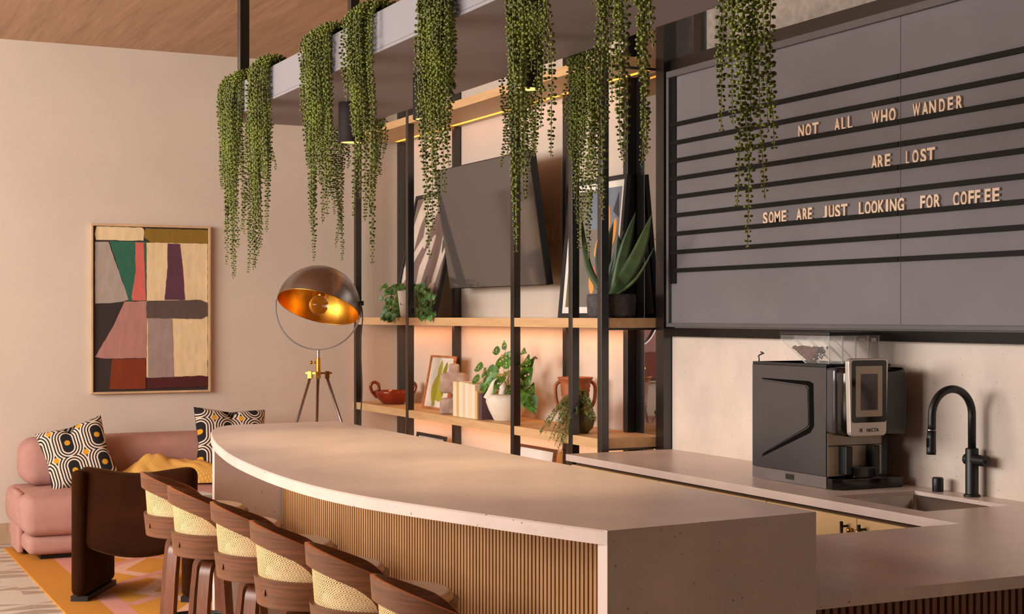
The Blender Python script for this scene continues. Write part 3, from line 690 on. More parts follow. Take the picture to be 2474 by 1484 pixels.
rg.location = (1.405, 7.95, 0); tag(rg, 'ochre woven rug with pink zigzag bands under sofa and armchair', 'rug')
S0, S1 = 1.46, 3.60
sf = thing('sofa', 'dusty pink low sofa with rounded bolster back along the cream wall', 'sofa', (2.55, 11.0, .012))
obj('plinth', MB().box(S0+.10, S1-.1, 10.52, 11.44, .0125, .05), M['black_mat'], sf)
obj('base_cushion', MB().rbox(((S0+S1)/2, 10.955, .110), ((S1-S0)/2-.01, .50, .065), .045, 4, (0, .015, .0)), M['pink'], sf, smooth=True)
obj('seat_cushion', MB().rbox(((S0+S1)/2-.01, 10.945, .305), ((S1-S0)/2, .52, .130), .065, 5, (.02, .015, .035)), M['pink'], sf, smooth=True)
mb = MB().tube([(S0+.16, 10.445, .20), (S0+.16, 10.445, .38), (S0+.15, 10.55, .447), (S0+.15, 11.0, .456)], .004, 6)
bolt = obj('back_bolster', MB().rbox(((S0+S1)/2+.02, 11.27, .612), ((S1-S0)/2-.06, .20, .165), .09, 6, (.03, .01, .015)), M['pink'], sf, smooth=True)
obj('strap', MB().rbox((S0+.005, 10.95, .235), (.02, .19, .21), .015, 2), M['pink'], sf, smooth=True, label='vertical fabric strap on the sofa end')
def pillow_mat():
    t = NT('graphic_pillow_print'); sp = t.n('ShaderNodeSeparateXYZ'); t.l(t.coords((1/.21, 1/.21, 1), out='Object', loc=(.2, .1, 0)), sp.inputs[0]); x, y = sp.outputs[0], sp.outputs[1]
    def dist(ox, oy):
        fx = t.math('SUBTRACT', t.math('FRACT', t.math('ADD', x, ox+20)), .5); fy = t.math('SUBTRACT', t.math('FRACT', t.math('ADD', y, oy+20)), .5)
        return t.math('SQRT', t.math('ADD', t.math('MULTIPLY', fx, fx), t.math('MULTIPLY', fy, fy))), fx, fy
    _, ax, ay = dist(0, 0); d2, _a, _b = dist(.5, 0); d3, _a, _b = dist(0, .5)
    ex = t.math('SUBTRACT', .5, t.math('ABSOLUTE', ax)); ey = t.math('MAXIMUM', 0, t.math('SUBTRACT', t.math('ABSOLUTE', ay), .17))
    d = t.math('SQRT', t.math('ADD', t.math('MULTIPLY', ex, ex), t.math('MULTIPLY', ey, ey)))
    white = t.math('GREATER_THAN', t.math('SINE', t.math('ADD', t.math('MULTIPLY', d, 66), .5)), -.05)
    white = t.math('MULTIPLY', white, t.math('MULTIPLY', t.math('LESS_THAN', d, .515), t.math('GREATER_THAN', d, .185)))
    c = t.mix(white, (20, 20, 25), (228, 208, 190)); dot = t.math('LESS_THAN', t.math('MINIMUM', d2, d3), .095); c = t.mix(dot, c, (214, 152, 34))
    t.color(c); t.bump(t.noise(t.coords(), 500, 2), .2, .002); return t.set(Roughness=.9)
PM = pillow_mat()
def pillow(label, c, size, yaw, lean, roll):
    mb = MB(); n = 26; h = size/2
    def fn(sg):
        def f(u, v):
            a, b = u*2-1, v*2-1; ea, eb = 1-a**4, 1-b**4
            th = .085*math.sqrt(max(0, ea*eb))**.9+.004
            k = 1-.11*(1-abs(a*b))*max(abs(a), abs(b))**2
            dent = -.05*math.exp(-((a/.16)**2))*max(0, b-.2)**1.2 if sg else 0
            return Vector((a*h*k, b*h*k+dent*1.2, (th if sg else -th)*(1-.4*math.exp(-((a/.25)**2))*max(0, b))))
        return f
    mb.grid(n, n, fn(1)); mb.grid(n, n, lambda u, v: fn(0)(1-u, v))
    for p in mb.v: pass
    o = obj('throw_pillow', mb, PM, smooth=True, weld=True)
    Mx = Matrix.Rotation(yaw, 4, 'Z') @ Matrix.Rotation(PI/2-lean, 4, 'X') @ Matrix.Rotation(roll, 4, 'Z')
    o.matrix_world = Matrix.Translation(c) @ Mx
    return tag(o, label, 'pillow', 'black and white patterned throw pillows')
pillow('black and white patterned throw pillow at the left end of the pink sofa', Vector((1.875, 10.93, .675)), .47, R(-14), R(20), R(17))
pillow('black and white patterned throw pillow on the right of the sofa, half behind the bar', Vector((3.01, 10.99, .70)), .56, R(4), R(16), R(-4))
yf = NT('mustard_throw'); sp_ = yf.n('ShaderNodeSeparateXYZ'); yf.l(yf.coords((270, 270, 270)), sp_.inputs[0])
g_ = yf.math('GREATER_THAN', yf.math('ADD', yf.math('SINE', yf.math('ADD', sp_.outputs[0], sp_.outputs[1])), yf.math('SINE', yf.math('SUBTRACT', sp_.outputs[0], sp_.outputs[1]))), .9)
yf.color(yf.mix(g_, (222, 164, 72), (236, 200, 130))); yf.set(Roughness=.95)
mb = MB(); n1, n2 = 70, 26
def throw(u, v):
    x = 1.98+u*.98; y = 10.60+v*.46
    ed = (1-(2*u-1)**10)*(1-(2*v-1)**6)
    h = .10*math.exp(-(((u-.42)/.16)**2))*math.exp(-(((v-.75)/.3)**2))+.055*math.exp(-(((u-.72)/.22)**2))+.03*u
    wr = .012*math.sin(u*22+2.5*math.sin(v*4)+v*3)+.005*math.sin(u*41+v*9)
    return Vector((x, y-.02*math.sin(u*9), .478+ed*(.025+h*1.25+abs(wr)*.9)))
mb.grid(n1, n2, throw); mb.grid(n1, n2, lambda u, v: throw(1-u, v)*1.0-UP*.010)
tag(obj('throw_blanket', mb, yf.m, smooth=True), 'crumpled mustard yellow throw blanket lying on the pink sofa seat', 'blanket')
# armchair seen from behind
AL = (1.462, 8.83, .012); ang = math.atan2(-.47, .88)
ac = thing('armchair', 'brown velvet armchair with slab legs, seen from behind on the rug', 'armchair', AL, ang)
def wrap(q): return (q[0], q[1]+.62*(q[0])**2*(1 if q[1] > -1 else 1), q[2])
def curve(q): q = Vector(q); q.y += .55*q.x*q.x; q.z -= .0; q.y += -.05*(q.z)*.8; return q
# back: broad curved panel, lower edge rounded
poly = [(-.375, -.21), (-.375, .20)]+[(-.375+.09-.09*math.cos(R(a)), .20+.06*math.sin(R(a))) for a in (30, 60, 90)]+[(-.1, .245), (.1, .245)]+[(.375-.09+.09*math.cos(R(a)), .20+.06*math.sin(R(a))) for a in (90, 60, 30)]+[(.375, .20), (.375, -.16), (.27, -.215), (.10, -.245), (-.1, -.235)]
mb = MB(); h3 = (.350, .062, .262)
def bk(q):
    q = Vector(q); a = abs(q.x)/.35
    if q.z > 0: q.z -= .035*(1-math.cos(min(1, max(0, (1-a)))*PI))*.5*(q.z/.262)          # shallow dip along the top
    if q.z < 0: q.z += .085*a*a*(-q.z/.262)
    q.y += .30*q.x*q.x+.06*q.z; return q
mb.rbox((.365, .10, .515), h3, .058, 5, (0, 0, 0), bk, 14); obj('backrest', mb, M['velvet'], ac, smooth=True, world=False)
for sx, nm, hz in ((.046, 1, .372), (.690, -1, .29)):
    mb = MB(); mb.rbox((sx, .325, hz+.028), (.045, .30, hz), .042, 5, (0, 0, 0), lambda q: Vector((q.x, q.y, q.z-(.20*((q.y+.3)/.6)**1.2)*max(0, q.z+.1)/.47)), 8); l_ = obj('side_slab', mb, M['velvet'], ac, smooth=True, world=False)
    obj('foot', MB().box(sx-.05, sx+.05, .06, .61, .0, .032), M['black_mat'], l_, world=False)
mb = MB(); mb.rbox((.368, .37, .36), (.27, .27, .085), .06, 4, (0, 0, .02)); obj('seat_cushion', mb, M['velvet'], ac, smooth=True, world=False)
# low table with a stack of magazines
tb = thing('coffee_table', 'low dark round coffee table behind the bar, mostly hidden', 'coffee table', (2.72, 9.93, .012))
obj('tabletop', MB().lathe([(0, .40), (.40, .40), (.405, .41), (.40, .42), (0, .42)], (2.72, 9.93, 0), 48), M['walnut'], tb, smooth=True)
for k in range(3):
    a = 2*PI*k/3+.4; obj('leg', MB().cyl((2.72+.25*math.cos(a), 9.93+.25*math.sin(a), .40), (2.72+.32*math.cos(a), 9.93+.32*math.sin(a), .0125), .016, 12), M['walnut_leg'], tb)
for k, (c, lab) in enumerate((((60, 56, 56), 'thick dark magazine at the bottom of the stack'), ((186, 170, 156), 'beige magazine in the middle of the stack'), ((206, 206, 206), 'pale grey magazine on top of the stack'))):
    z0 = .4205+.019*k; mb = MB().obox((2.44, 9.89, z0+.009), Vector((.13, .03, 0)), Vector((-.02, .10, 0)), (0, 0, .0088))
    tag(obj('magazine', mb, plain('magazine_cover_%s' % 'abc'[k], c, .4), bevel=.002), lab+' on the coffee table', 'magazine', 'magazines on the coffee table')

# ------------------------------------------------------------------ floor lamp
Lz = 10.42; Lc = CF*Lz+CR*((769-1237)/FP*Lz); pxm = Lz/FP; RD = 101*pxm
hC = HC-(742-HY)*pxm
fl = thing('floor_lamp', 'tripod floor lamp with large bronze dome shade, gold inside', 'floor lamp', (Lc.x, Lc.y, 0))
rc = Vector((Lc.x, Lc.y, hC)); axs = (CR*.193+UP*.905-CF*-.38).normalized()
e1 = (CR-axs*CR.dot(axs)).normalized(); e2 = axs.cross(e1)
DM = Matrix((e1, e2, axs)).transposed()
pr = [(RD*math.cos(R(a)), RD*math.sin(R(a))) for a in range(0, 91, 5)]; pri = [(RD*.985*math.cos(R(a)), RD*.985*math.sin(R(a))) for a in range(0, 91, 5)]
sh = obj('shade', MB().lathe(pr, rc, 64, DM), M['bronze'], fl, smooth=True, label='dark bronze dome shade')
obj('shade_inside', MB().lathe(pri, rc, 64, DM), M['gold_in'], sh, smooth=True, label='brushed gold inside of the dome')
obj('rim', MB().lathe([(RD*.985, 0), (RD*.985, -.003), (RD, -.003), (RD, 0)], rc, 64, DM), M['brass'], sh, smooth=True, label='thin gold rim')
obj('socket', MB().lathe([(0, .24), (.034, .24), (.034, .085), (.028, .07), (0, .07)], rc, 24, DM), M['brass'], fl, smooth=True)
gl = NT('clear_bulb_glass').set(Roughness=.0, Transmission_Weight=1.0, IOR=1.25); gl.node_tree.nodes['Principled BSDF'].inputs['Base Color'].default_value = (1, .86, .62, 1)
obj('bulb', MB().sphere(rc+axs*.015, .068, 24, 16), gl, fl, smooth=True)
# yoke
pa, pb_ = rc+e1*(RD+.008), rc-e1*(RD+.008); bot = Vector((Lc.x, Lc.y, HC-(856-HY)*pxm))
path = []
yr = RD+.006
for k in range(33):
    q = R(5)-R(196)*k/32; path.append(rc+CR*(yr*math.cos(q))+UP*(yr*math.sin(q)))
zmin = min(p.z for p in path)
mb = MB()
secs = []
for i, p in enumerate(path):
    d = (p-rc).normalized(); wd = .016; secs.append([p-CF*wd-d*.004, p-CF*wd+d*.004, p+CF*wd+d*.004, p+CF*wd-d*.004])
for f in range(4):
    g = (f+1) % 4; mb.grid(len(secs), 2, lambda u, v, f=f, g=g: secs[round(u*(len(secs)-1))][f if v == 0 else g])
obj('yoke', mb, M['bronze'], fl, smooth=False)
for p in (path[0],): obj('pivot_knob', MB().cyl(p-(p-rc).normalized()*.02, p+(p-rc).normalized()*.02, .016, 16), M['black_mat'], fl)
bz = zmin
obj('stem', MB().cyl((Lc.x, Lc.y, bz+.004), (Lc.x, Lc.y, bz-.24), .0105, 12), M['bronze'], fl)
obj('collar', MB().cyl((Lc.x, Lc.y, bz-.06), (Lc.x, Lc.y, bz-.20), .018, 16), M['brass'], fl, bevel=.002)
hub = Vector((Lc.x, Lc.y, bz-.165))
for k, (dv, ln) in enumerate(((-CR*.95+CF*.3, .40), (CR*.95+CF*.3, .40), (CR*.04-CF*1, .40))):
    dv = dv.normalized(); a = hub+dv*.058-UP*.02; b = Vector((Lc.x, Lc.y, .013))+dv*.46
    if k == 2: a = hub+dv*.02-UP*.01; b = Vector((Lc.x, Lc.y, .0005))+dv*.34
    b.z = .0125
    l_ = obj('leg', MB().cyl(a, b, .0105, 12), M['bronze'], fl, smooth=True)
    obj('bracket', MB().obox(hub+dv*.045, dv*.05, dv.cross(UP)*.008, UP*.006), M['brass'], l_)
    obj('bracket', MB().obox(hub+dv*.062-UP*.012, dv*.016, dv.cross(UP)*.014, UP*.026), M['brass'], l_, bevel=.002)
ob = MB().cyl(hub+CR*-.05+UP*.075, hub+CR*.0+UP*.075, .006, 10); ob.sphere(hub+CR*-.05+UP*.075, .012, 10, 6); obj('thumbscrew', ob, M['brass'], fl, smooth=True)
cp = [path[0], path[0]-UP*.1+CR*.012, path[0]-UP*.3-CR*.002, path[0]-UP*.6+CR*.008, path[0]-UP*.9-CR*.004, Vector((path[0].x+.01, path[0].y, .4)), Vector((path[0].x+.02, path[0].y, .02))]
obj('cord', MB().tube(crom([tuple(p) for p in cp], 8), .0045, 6), M['black_mat'], fl, smooth=True)
# ------------------------------------------------------------------ television
tv = thing('television', 'large black flat television tilted forward above the middle shelf', 'television', (4.45, 9.18, 1.9))
bl_, br_ = on_x(1087, 698, 4.36), on_x(1320, 690, 4.36)
y0, y1 = br_.y, bl_.y; zb_ = (bl_.z+br_.z)/2; hh = .865; lean = R(8.5)
tvx = Vector((0, 1, 0)); tvu = Vector((-math.sin(lean), 0, math.cos(lean))); tvn = Vector((-math.cos(lean), 0, -math.sin(lean)))
cB = Vector((4.36, (y0+y1)/2, zb_)); hw_ = (y1-y0)/2
mid = cB+tvu*(hh/2)
obj('casing', MB().obox(mid-tvn*.028, tvx*hw_, tvu*(hh/2), tvn*.025), M['black_mat'], tv, bevel=.004)
sc_m = NT('dark_glossy_screen'); sc_m.color((84, 78, 75)); sc_m.set(Roughness=.07, Specular_IOR_Level=.9)
obj('screen', MB().obox(mid-tvn*.0025, tvx*(hw_-.006), tvu*(hh/2-.006), tvn*.002), sc_m.m, tv)
obj('wall_mount', MB().box(4.43, XW-.001, 8.95, 9.4, zb_+.25, zb_+.6), M['black_mat'], tv)
sw = thing('wall_switch', 'cream double light switch on the wall right of the television', 'light switch', (XW, 8.72, 2.2))
c_ = on_x(1330, 566, XW-.004)
obj('plate', MB().box(XW-.007, XW-.0005, c_.y-.075, c_.y+.075, c_.z-.06, c_.z+.06), M['cream_fab'], sw, bevel=.002)
for q in (-.035, .035): obj('rocker', MB().box(XW-.010, XW-.007, c_.y+q-.018, c_.y+q+.018, c_.z-.035, c_.z+.035), M['white'], sw, bevel=.001)

# ------------------------------------------------------------------ leaning frames
def leaning_frame(name, label, cat, ya, yb, xb, zb, h, lean, fw, depth, fmat, layers, mats, mat_in=.0, mat_m=None):
    """ya = far end (left in view), yb = near end; leans back towards +X"""
    t = thing(name, label, cat, (xb, (ya+yb)/2, zb))
    u = Vector((math.sin(lean), 0, math.cos(lean))); s = Vector((0, -1, 0)); n = Vector((-math.cos(lean), 0, math.sin(lean)))
    O = Vector((xb, ya, zb)); W_ = ya-yb
    def pt_(a, b, d): return O+s*(a*W_)+u*(b*h)+n*d
    fa, fb = fw/W_, fw/h; mb = MB()
    for a_, b_, c_, d_ in ((0, fa, 0, 1), (1-fa, 1, 0, 1), (fa, 1-fa, 0, fb), (fa, 1-fa, 1-fb, 1)):
        mb.prism([(a_, c_), (b_, c_), (b_, d_), (a_, d_)], pt_, 0, -depth)
    obj('frame', mb, fmat, t, bevel=.0015)
    mb = MB(); mb.prism([(fa, fb), (1-fa, fb), (1-fa, 1-fb), (fa, 1-fb)], pt_, -depth+.001, -.014); obj('backing', mb, mat_m or M['white'], t)
    mb = MB()
    for i, (mi, poly) in enumerate(layers):
        mb.mi = mi; ia, ib = fa+mat_in/W_, fb+mat_in/h
        q = [(ia+a*(1-2*ia), ib+b*(1-2*ib)) for a, b in poly]
        mb.prism(q, pt_, -.0138, -.0130+.00025*i)
    obj('print', mb, mats, t)
    return t
fm_black = plain('dark_frame', (44, 42, 44), .45, var=.08)
pm = [plain('print_taupe', (128, 108, 102), .7), plain('print_cream', (214, 198, 186), .7), plain('print_slate', (92, 82, 84), .7)]
full = [(0, 0), (1, 0), (1, 1), (0, 1)]
def blob(pts, n=6): return [tuple(q) for q in crom(pts+[pts[0]], n)[:-1]]
L1 = [(0, full), (1, blob([(.02, .72), (.16, .98), (.42, 1.0), (.5, .94), (.3, .86), (.2, .72), (.16, .5), (.05, .40)])), (1, blob([(.0, .40), (.22, .56), (.36, .66), (.40, .60), (.26, .47), (.05, .26)])),
      (1, blob([(.38, .98), (.62, 1.0), (.80, .94), (.62, .88), (.5, .75), (.44, .56), (.36, .62), (.34, .8)])), (1, blob([(.40, .40), (.56, .62), (.66, .66), (.62, .52), (.55, .36), (.5, .22), (.42, .18), (.40, .3)])),
      (1, blob([(.72, .95), (.95, .99), (.99, .6), (.92, .40), (.86, .26), (.78, .28), (.84, .5), (.82, .75)])), (2, blob([(.50, .12), (.58, .26), (.64, .32), (.66, .24), (.60, .12), (.52, .06)])), (1, blob([(.62, .08), (.70, .20), (.78, .26), (.86, .22), (.84, .02), (.80, .02), (.80, .18), (.74, .18), (.66, .04)])), (1, blob([(.02, .08), (.22, .28), (.24, .22), (.08, .06)])), (2, blob([(.86, .6), (.93, .72), (.95, .6), (.9, .5)]))]
p0, p1 = on_x(945, 766, 4.27), on_x(1044, 766, 4.27)
leaning_frame('framed_print', 'tall dark framed print of taupe and cream curved bands, left of television', 'framed print', p0.y, p1.y-.02, 4.27, 1.657, .98, R(12.3), .028, .03, fm_black, L1, pm, .0)
pm2 = [plain('print_greygreen', (122, 116, 108), .7), plain('print_orange', (226, 160, 88), .7), plain('print_dustyred', (184, 104, 88), .7), plain('print_blue', (120, 128, 142), .7), plain('print_dark', (66, 66, 68), .7), plain('print_olive', (112, 106, 70), .7)]
def petal(cx, cy, w_, h_, tilt=0):
    return [(cx+w_*(math.sin(q)*(1-.35*math.cos(q)))+tilt*math.cos(q)*h_, cy+h_*math.cos(q)) for q in [2*PI*k/20 for k in range(20)]]
L2 = [(0, full), (5, [(0, .0), (.16, .0), (.16, .32), (0, .25)]), (3, [(.35, .66), (1, .66), (1, 1), (.35, 1)]), (4, [(.60, .0), (1, .0), (1, .3), (.8, .36)]), (2, petal(.55, .26, .07, .10, .3)), (1, petal(.52, .22, .05, .11, -.25)), (1, petal(.60, .52, .05, .10, .3)), (1, petal(.72, .42, .055, .10)), (1, petal(.83, .34, .055, .08, -.2)), (1, petal(.72, .70, .10, .16, .2)), (1, petal(.90, .62, .06, .12, .3)), (4, [(.86, .80), (.98, .74), (.95, .95)])]
p0, p1 = on_x(1347, 766, 4.40), on_x(1482, 766, 4.40)
leaning_frame('framed_print', 'dark framed botanical print with orange petals behind the agave', 'framed print', p0.y, p1.y-.02, 4.40, 1.657, .86, R(5.5), .028, .03, fm_black, L2, pm2, .04)
p0, p1 = on_x(1018, 978, 4.33), on_x(1076, 990, 4.33)
pm3 = [plain('print_paper', (236, 226, 212), .7), plain('print_green_ink', (176, 170, 52), .7), plain('print_olive_ink', (146, 138, 36), .7)]
L3 = [(0, full), (1, blob([(.30, .10), (.22, .22), (.20, .42), (.32, .60), (.42, .66), (.62, .60), (.72, .42), (.74, .22), (.62, .12), (.45, .14)], 5)), (1, petal(.45, .78, .085, .17, .12)), (2, petal(.66, .76, .08, .16, .2)), (2, blob([(.62, .3), (.66, .5), (.74, .42), (.72, .25)], 4)), (1, petal(.38, .08, .06, .07))]
leaning_frame('small_framed_print', 'small wood framed print of an olive green form beside the sculpture', 'framed print', p0.y, p1.y, 4.33, .9752, .405, R(11), .016, .018, M['walnut_edge'], L3, pm3, .0)
p0, p1 = on_x(1226, 1070, 4.36), on_x(1314, 1076, 4.36)
leaning_frame('small_framed_print', 'small walnut framed blank print on the bottom shelf above the bar edge', 'framed print', p0.y, p1.y, 4.36, .3005, p0.z-.30, R(9), .02, .02, M['walnut'], [(0, full)], [M['white']], .0)
p0, p1 = on_x(985, 1045, 4.33), on_x(1053, 1056, 4.33)
leaning_frame('framed_print', 'dark framed print on the bottom shelf, only its top edge showing', 'framed print', p0.y, p1.y, 4.33, .3005, p0.z-.29, R(9), .025, .02, fm_black, [(0, full)], [pm[1]], .0)

# ------------------------------------------------------------------ things on the shelves
Z1, Z2 = .9745, 1.6565
def leaf_patch(mb, c, d, up, L, W_, bend=.25, holes=0, fold=.2):
    """one heart-shaped leaf starting at c in direction d"""
    d = d.normalized(); s = d.cross(up).normalized(); nrm_ = s.cross(d)
    n = 7; rows_ = []
    for i in range(n):
        t = i/(n-1); wv = W_*math.sin(PI*min(1, .12+t*.88)**.75)*(1-t*.25) if i < n-1 else 0
        if i == 0: wv = W_*.35
        cc = c+d*(L*t)-nrm_*(bend*L*t*t)
        rows_.append([cc-s*wv+nrm_*wv*fold, cc-s*wv*.5+nrm_*wv*fold*.3, cc, cc+s*wv*.5+nrm_*wv*fold*.3, cc+s*wv+nrm_*wv*fold])
    vs, fs = [p for r in rows_ for p in r], []
    for i in range(n-1):
        for k in range(4):
            if holes and k in (1, 2) and i in (2, 4) and holes: 
                # perforated leaf: leave an oval gap
                a, b, c2, d2 = i*5+k, i*5+k+1, (i+1)*5+k+1, (i+1)*5+k
                m = (vs[a]+vs[b]+vs[c2]+vs[d2])/4; base = len(vs); vs += [vs[j].lerp(m, .42) for j in (a, b, c2, d2)]
                fs += [(a, b, base+1, base), (b, c2, base+2, base+1), (c2, d2, base+3, base+2), (d2, a, base, base+3)]
            else: fs.append((i*5+k, i*5+k+1, (i+1)*5+k+1, (i+1)*5+k))
    mb.add(vs, fs)
# terracotta-red bowl
bc = on_x(950, 974, 4.31); bc.z = Z1
bw = thing('glazed_bowl', 'glossy red-brown two-handled bowl on the lower shelf', 'bowl', tuple(bc))
mb = MB().lathe([(0, .004), (.07, .004), (.075, 0), (.085, .004), (.12, .04), (.145, .085), (.150, .105), (.144, .105), (.13, .075), (.09, .03), (0, .022)], bc, 40); obj('body', mb, M['glaze'], bw, smooth=True)
for s in (-1, 1):
    mb = MB(); hd_ = CR*s
    for off in (-.018, 0, .018):
        sdv = hd_.cross(UP)*off; path = [bc+hd_*.125+UP*.05+sdv, bc+hd_*.165+UP*.095+sdv, bc+hd_*.178+UP*.145+sdv, bc+hd_*.15+UP*.172+sdv, bc+hd_*.118+UP*.155+sdv, bc+hd_*.112+UP*.118+sdv, bc+hd_*.13+UP*.098+sdv]
        mb.tube(crom([tuple(p) for p in path], 5), .0115, 8)
    obj('handle', mb, M['glaze'], bw, smooth=True)
# stone sculpture
sc0 = on_x(1094, 990, 4.25); sc0.z = Z1
sc_ = thing('stone_sculpture', 'rough grey stone torso sculpture with a notch on the lower shelf', 'sculpture', tuple(sc0))
mb = MB(); rt = lambda a, z, f=0: sc0+CR*a+UP*z+CF*f
def sb(c, hx, hz, hd, r): mb2 = MB().rbox((0,0,0), (hx, hd, hz), r, 4); mb.add([c+CR*p.x+CF*p.y+UP*p.z for p in mb2.v], mb2.f)
sb(rt(.008, .315), .038, .040, .036, .014); sb(rt(.005, .243), .096, .050, .050, .034); sb(rt(.066, .238), .048, .050, .050, .046); sb(rt(-.028, .192), .064, .046, .048, .034)
sb(rt(.034, .12), .034, .08, .046, .016); sb(rt(-.034, .058), .058, .056, .048, .034); sb(rt(-.028, .026), .064, .026, .048, .016); sb(rt(.03, .05), .028, .05, .044, .014)
o = obj('body', mb, M['rough_stone'], sc_, smooth=True); m_ = o.modifiers.new('remesh', 'REMESH'); m_.mode = 'VOXEL'; m_.voxel_size = .005; m_.use_smooth_shade = True; m_ = o.modifiers.new('smooth', 'SMOOTH'); m_.iterations = 4; m_.factor = .5
# books
ya, yb = on_x(1104, 1000, 4.20).y, on_x(1163, 1005, 4.20).y; tot = ya-yb
BK = [(.15, .238, (236, 218, 186)), (.10, .236, (214, 180, 112)), (.16, .240, (238, 224, 200)), (.10, .239, (226, 204, 168)), (.13, .236, (240, 226, 202)), (.14, .233, (232, 214, 184)), (.13, .230, (238, 222, 196)), (.09, .19, (220, 184, 126))]
BL = ['cream book at the left end of the row beside the stone sculpture', 'thin gold-tan book second from the left in the book row', 'cream book third from the left in the book row', 'thin tan book fourth from the left in the book row', 'cream book fifth from the left in the book row', 'cream book sixth from the left in the book row', 'cream book behind the drooping leaf of the perforated plant', 'short light tan book next to the dark purple book']
def book(y_hi, th, h, d, c, label, x=4.17):
    t = thing('book', label, 'book', (x, y_hi-th/2, Z1), 0, 'books on the lower shelf')
    mt = plain('book_cover', c, .6, var=.03); mb = MB(); y_lo = y_hi-th+.0006
    mb.box(x, x+.002, y_lo, y_hi, Z1, Z1+h); mb.box(x+.002, x+d, y_lo, y_lo+.002, Z1, Z1+h); mb.box(x+.002, x+d, y_hi-.002, y_hi, Z1, Z1+h); obj('cover', mb, mt, t)
    obj('pages', MB().box(x+.002, x+d-.004, y_lo+.002, y_hi-.002, Z1+.003, Z1+h-.003), M['white'], t)
y = ya
for (fr, h, c), lab in zip(BK, BL): book(y, fr*tot, h, .165, c, lab); y -= fr*tot
book(y-.002, .05, .175, .14, (92, 66, 70), 'dark purple book at the right end of the row by the white pot', 4.18)
# white pot with perforated-leaf plant
pc = on_x(1224, 1014, 4.30); pc.z = Z1
mp = thing('potted_plant', 'perforated-leaf green plant in a white ceramic pot on the lower shelf', 'potted plant', tuple(pc))
mb = MB().lathe([(0, 0), (.078, 0), (.085, .006), (.118, .07), (.138, .125), (.136, .15), (.118, .168), (.095, .178), (.092, .172), (.11, .15), (.10, .13), (0, .12)], pc, 44)
obj('pot', mb, M['pot_white'], mp, smooth=True)
hp = [p.parent for p in []]
path = [pc-CR*.128+UP*.14, pc-CR*.10+UP*.19, pc-CR*.07+UP*.245, pc-CR*.03+UP*.245, pc-CR*.02+UP*.2, pc-CR*.03+UP*.165]
obj('pot_handle', MB().tube(crom([tuple(p) for p in path], 5), [.03]*26, 12), M['pot_white'], [c for c in mp.children if c.name.startswith('pot')][0], smooth=True)
obj('soil', MB().lathe([(0, .158), (.112, .158)], pc, 24), M['soil'], mp)
mb = MB(); stm = MB(); rnd = random.Random(5)
LV = [(1218, 835, .04), (1198, 848, .05), (1232, 858, .05), (1210, 870, .075), (1222, 880, .06), (1155, 888, .06), (1168, 900, .06), (1148, 916, .06), (1165, 922, .07), (1185, 905, .095), (1200, 895, .08), (1205, 925, .08), (1215, 905, .08), (1228, 895, .07), (1240, 920, .085), (1262, 850, .05), (1268, 872, .08), (1285, 868, .055), (1275, 880, .08), (1250, 880, .07), (1272, 905, .08), (1266, 925, .07), (1280, 938, .07), (1288, 970, .06), (1275, 965, .09), (1282, 978, .07), (1262, 960, .07), (1162, 942, .07), (1180, 955, .065), (1120, 962, .055), (1148, 968, .05), (1152, 972, .05), (1178, 940, .075), (1216, 955, .08), (1250, 900, .09), (1235, 940, .08), (1195, 930, .08), (1258, 935, .08), (1212, 962, .07), (1190, 918, .08)]
for px, py, L in LV:
    q = on_x(px, py, 4.30+rnd.uniform(-.12, .08))
    out = (q-(pc+UP*.22)); out.x -= .05; d = (out.normalized()*.8+Vector((rnd.uniform(-.4, .1), rnd.uniform(-.4, .4), rnd.uniform(-.8, .1)))).normalized()
    upv = (Vector((-.75, -.45, .5))+Vector((rnd.uniform(-.4, .4), rnd.uniform(-.4, .4), rnd.uniform(-.3, .3)))).normalized()
    L *= 1.45; leaf_patch(mb, q-d*L*.5, d, upv, L*1.2, L*.48, .3, 1)
    b0 = pc+UP*.16+Vector((rnd.uniform(-.04, .04), rnd.uniform(-.04, .04), 0)); md = (b0+q)/2+UP*.05
    if rnd.random() < .7 or L < .06: stm.tube(crom([tuple(b0), tuple(md), tuple(q-d*L*.5)], 5), .002, 5)
obj('leaves', mb, M['leaf'], mp, smooth=True); obj('stems', stm, M['vine'], mp, smooth=True)
# white planter with trailing pothos on the middle shelf
vc = on_x(984, 766, 4.20); vc.z = Z2
vp = thing('potted_plant', 'round-leaf trailing plant in a slim white pot on the middle shelf', 'potted plant', tuple(vc))
obj('pot', MB().lathe([(0, 0), (.05, 0), (.075, .20), (.07, .20), (.066, .18), (0, .18)], vc, 32), M['white'], vp, smooth=True)
mb = MB(); stm = MB(); rnd = random.Random(9)
for k in range(170):
    lft = rnd.random() < .52; sidev = -1 if lft else 1
    px = rnd.gauss(948, 12) if lft else rnd.gauss(1026, 15); px = min(1050, max(926, px)); py = rnd.uniform(688, 762)+(abs(px-985)-20)*.12
    if lft and px < 955 and rnd.random() < .3: py = rnd.uniform(750, 774)
    q = on_x(px, py, 4.105 if py > 762 else 4.19+rnd.uniform(-.05, .06)); a = sidev*.1
    d = (CR*sidev*.4+Vector((-.5, rnd.uniform(-.6, .6), rnd.uniform(-.9, .3)))).normalized()
    L = rnd.uniform(.034, .056); leaf_patch(mb, q, d, (Vector((-.7, -.4, .5))+Vector((rnd.uniform(-.5, .5), rnd.uniform(-.5, .5), 0))).normalized(), L, L*.62, .2)
    if k % 4 == 0: stm.tube(crom([tuple(vc+UP*.19), tuple(vc+CR*a*.5+UP*.25), tuple(q)], 5), .0018, 5)
obj('leaves', mb, plain('pothos_leaf', (72, 112, 54), .4, var=.3, scale=30), vp, smooth=True); obj('stems', stm, M['vine'], vp)
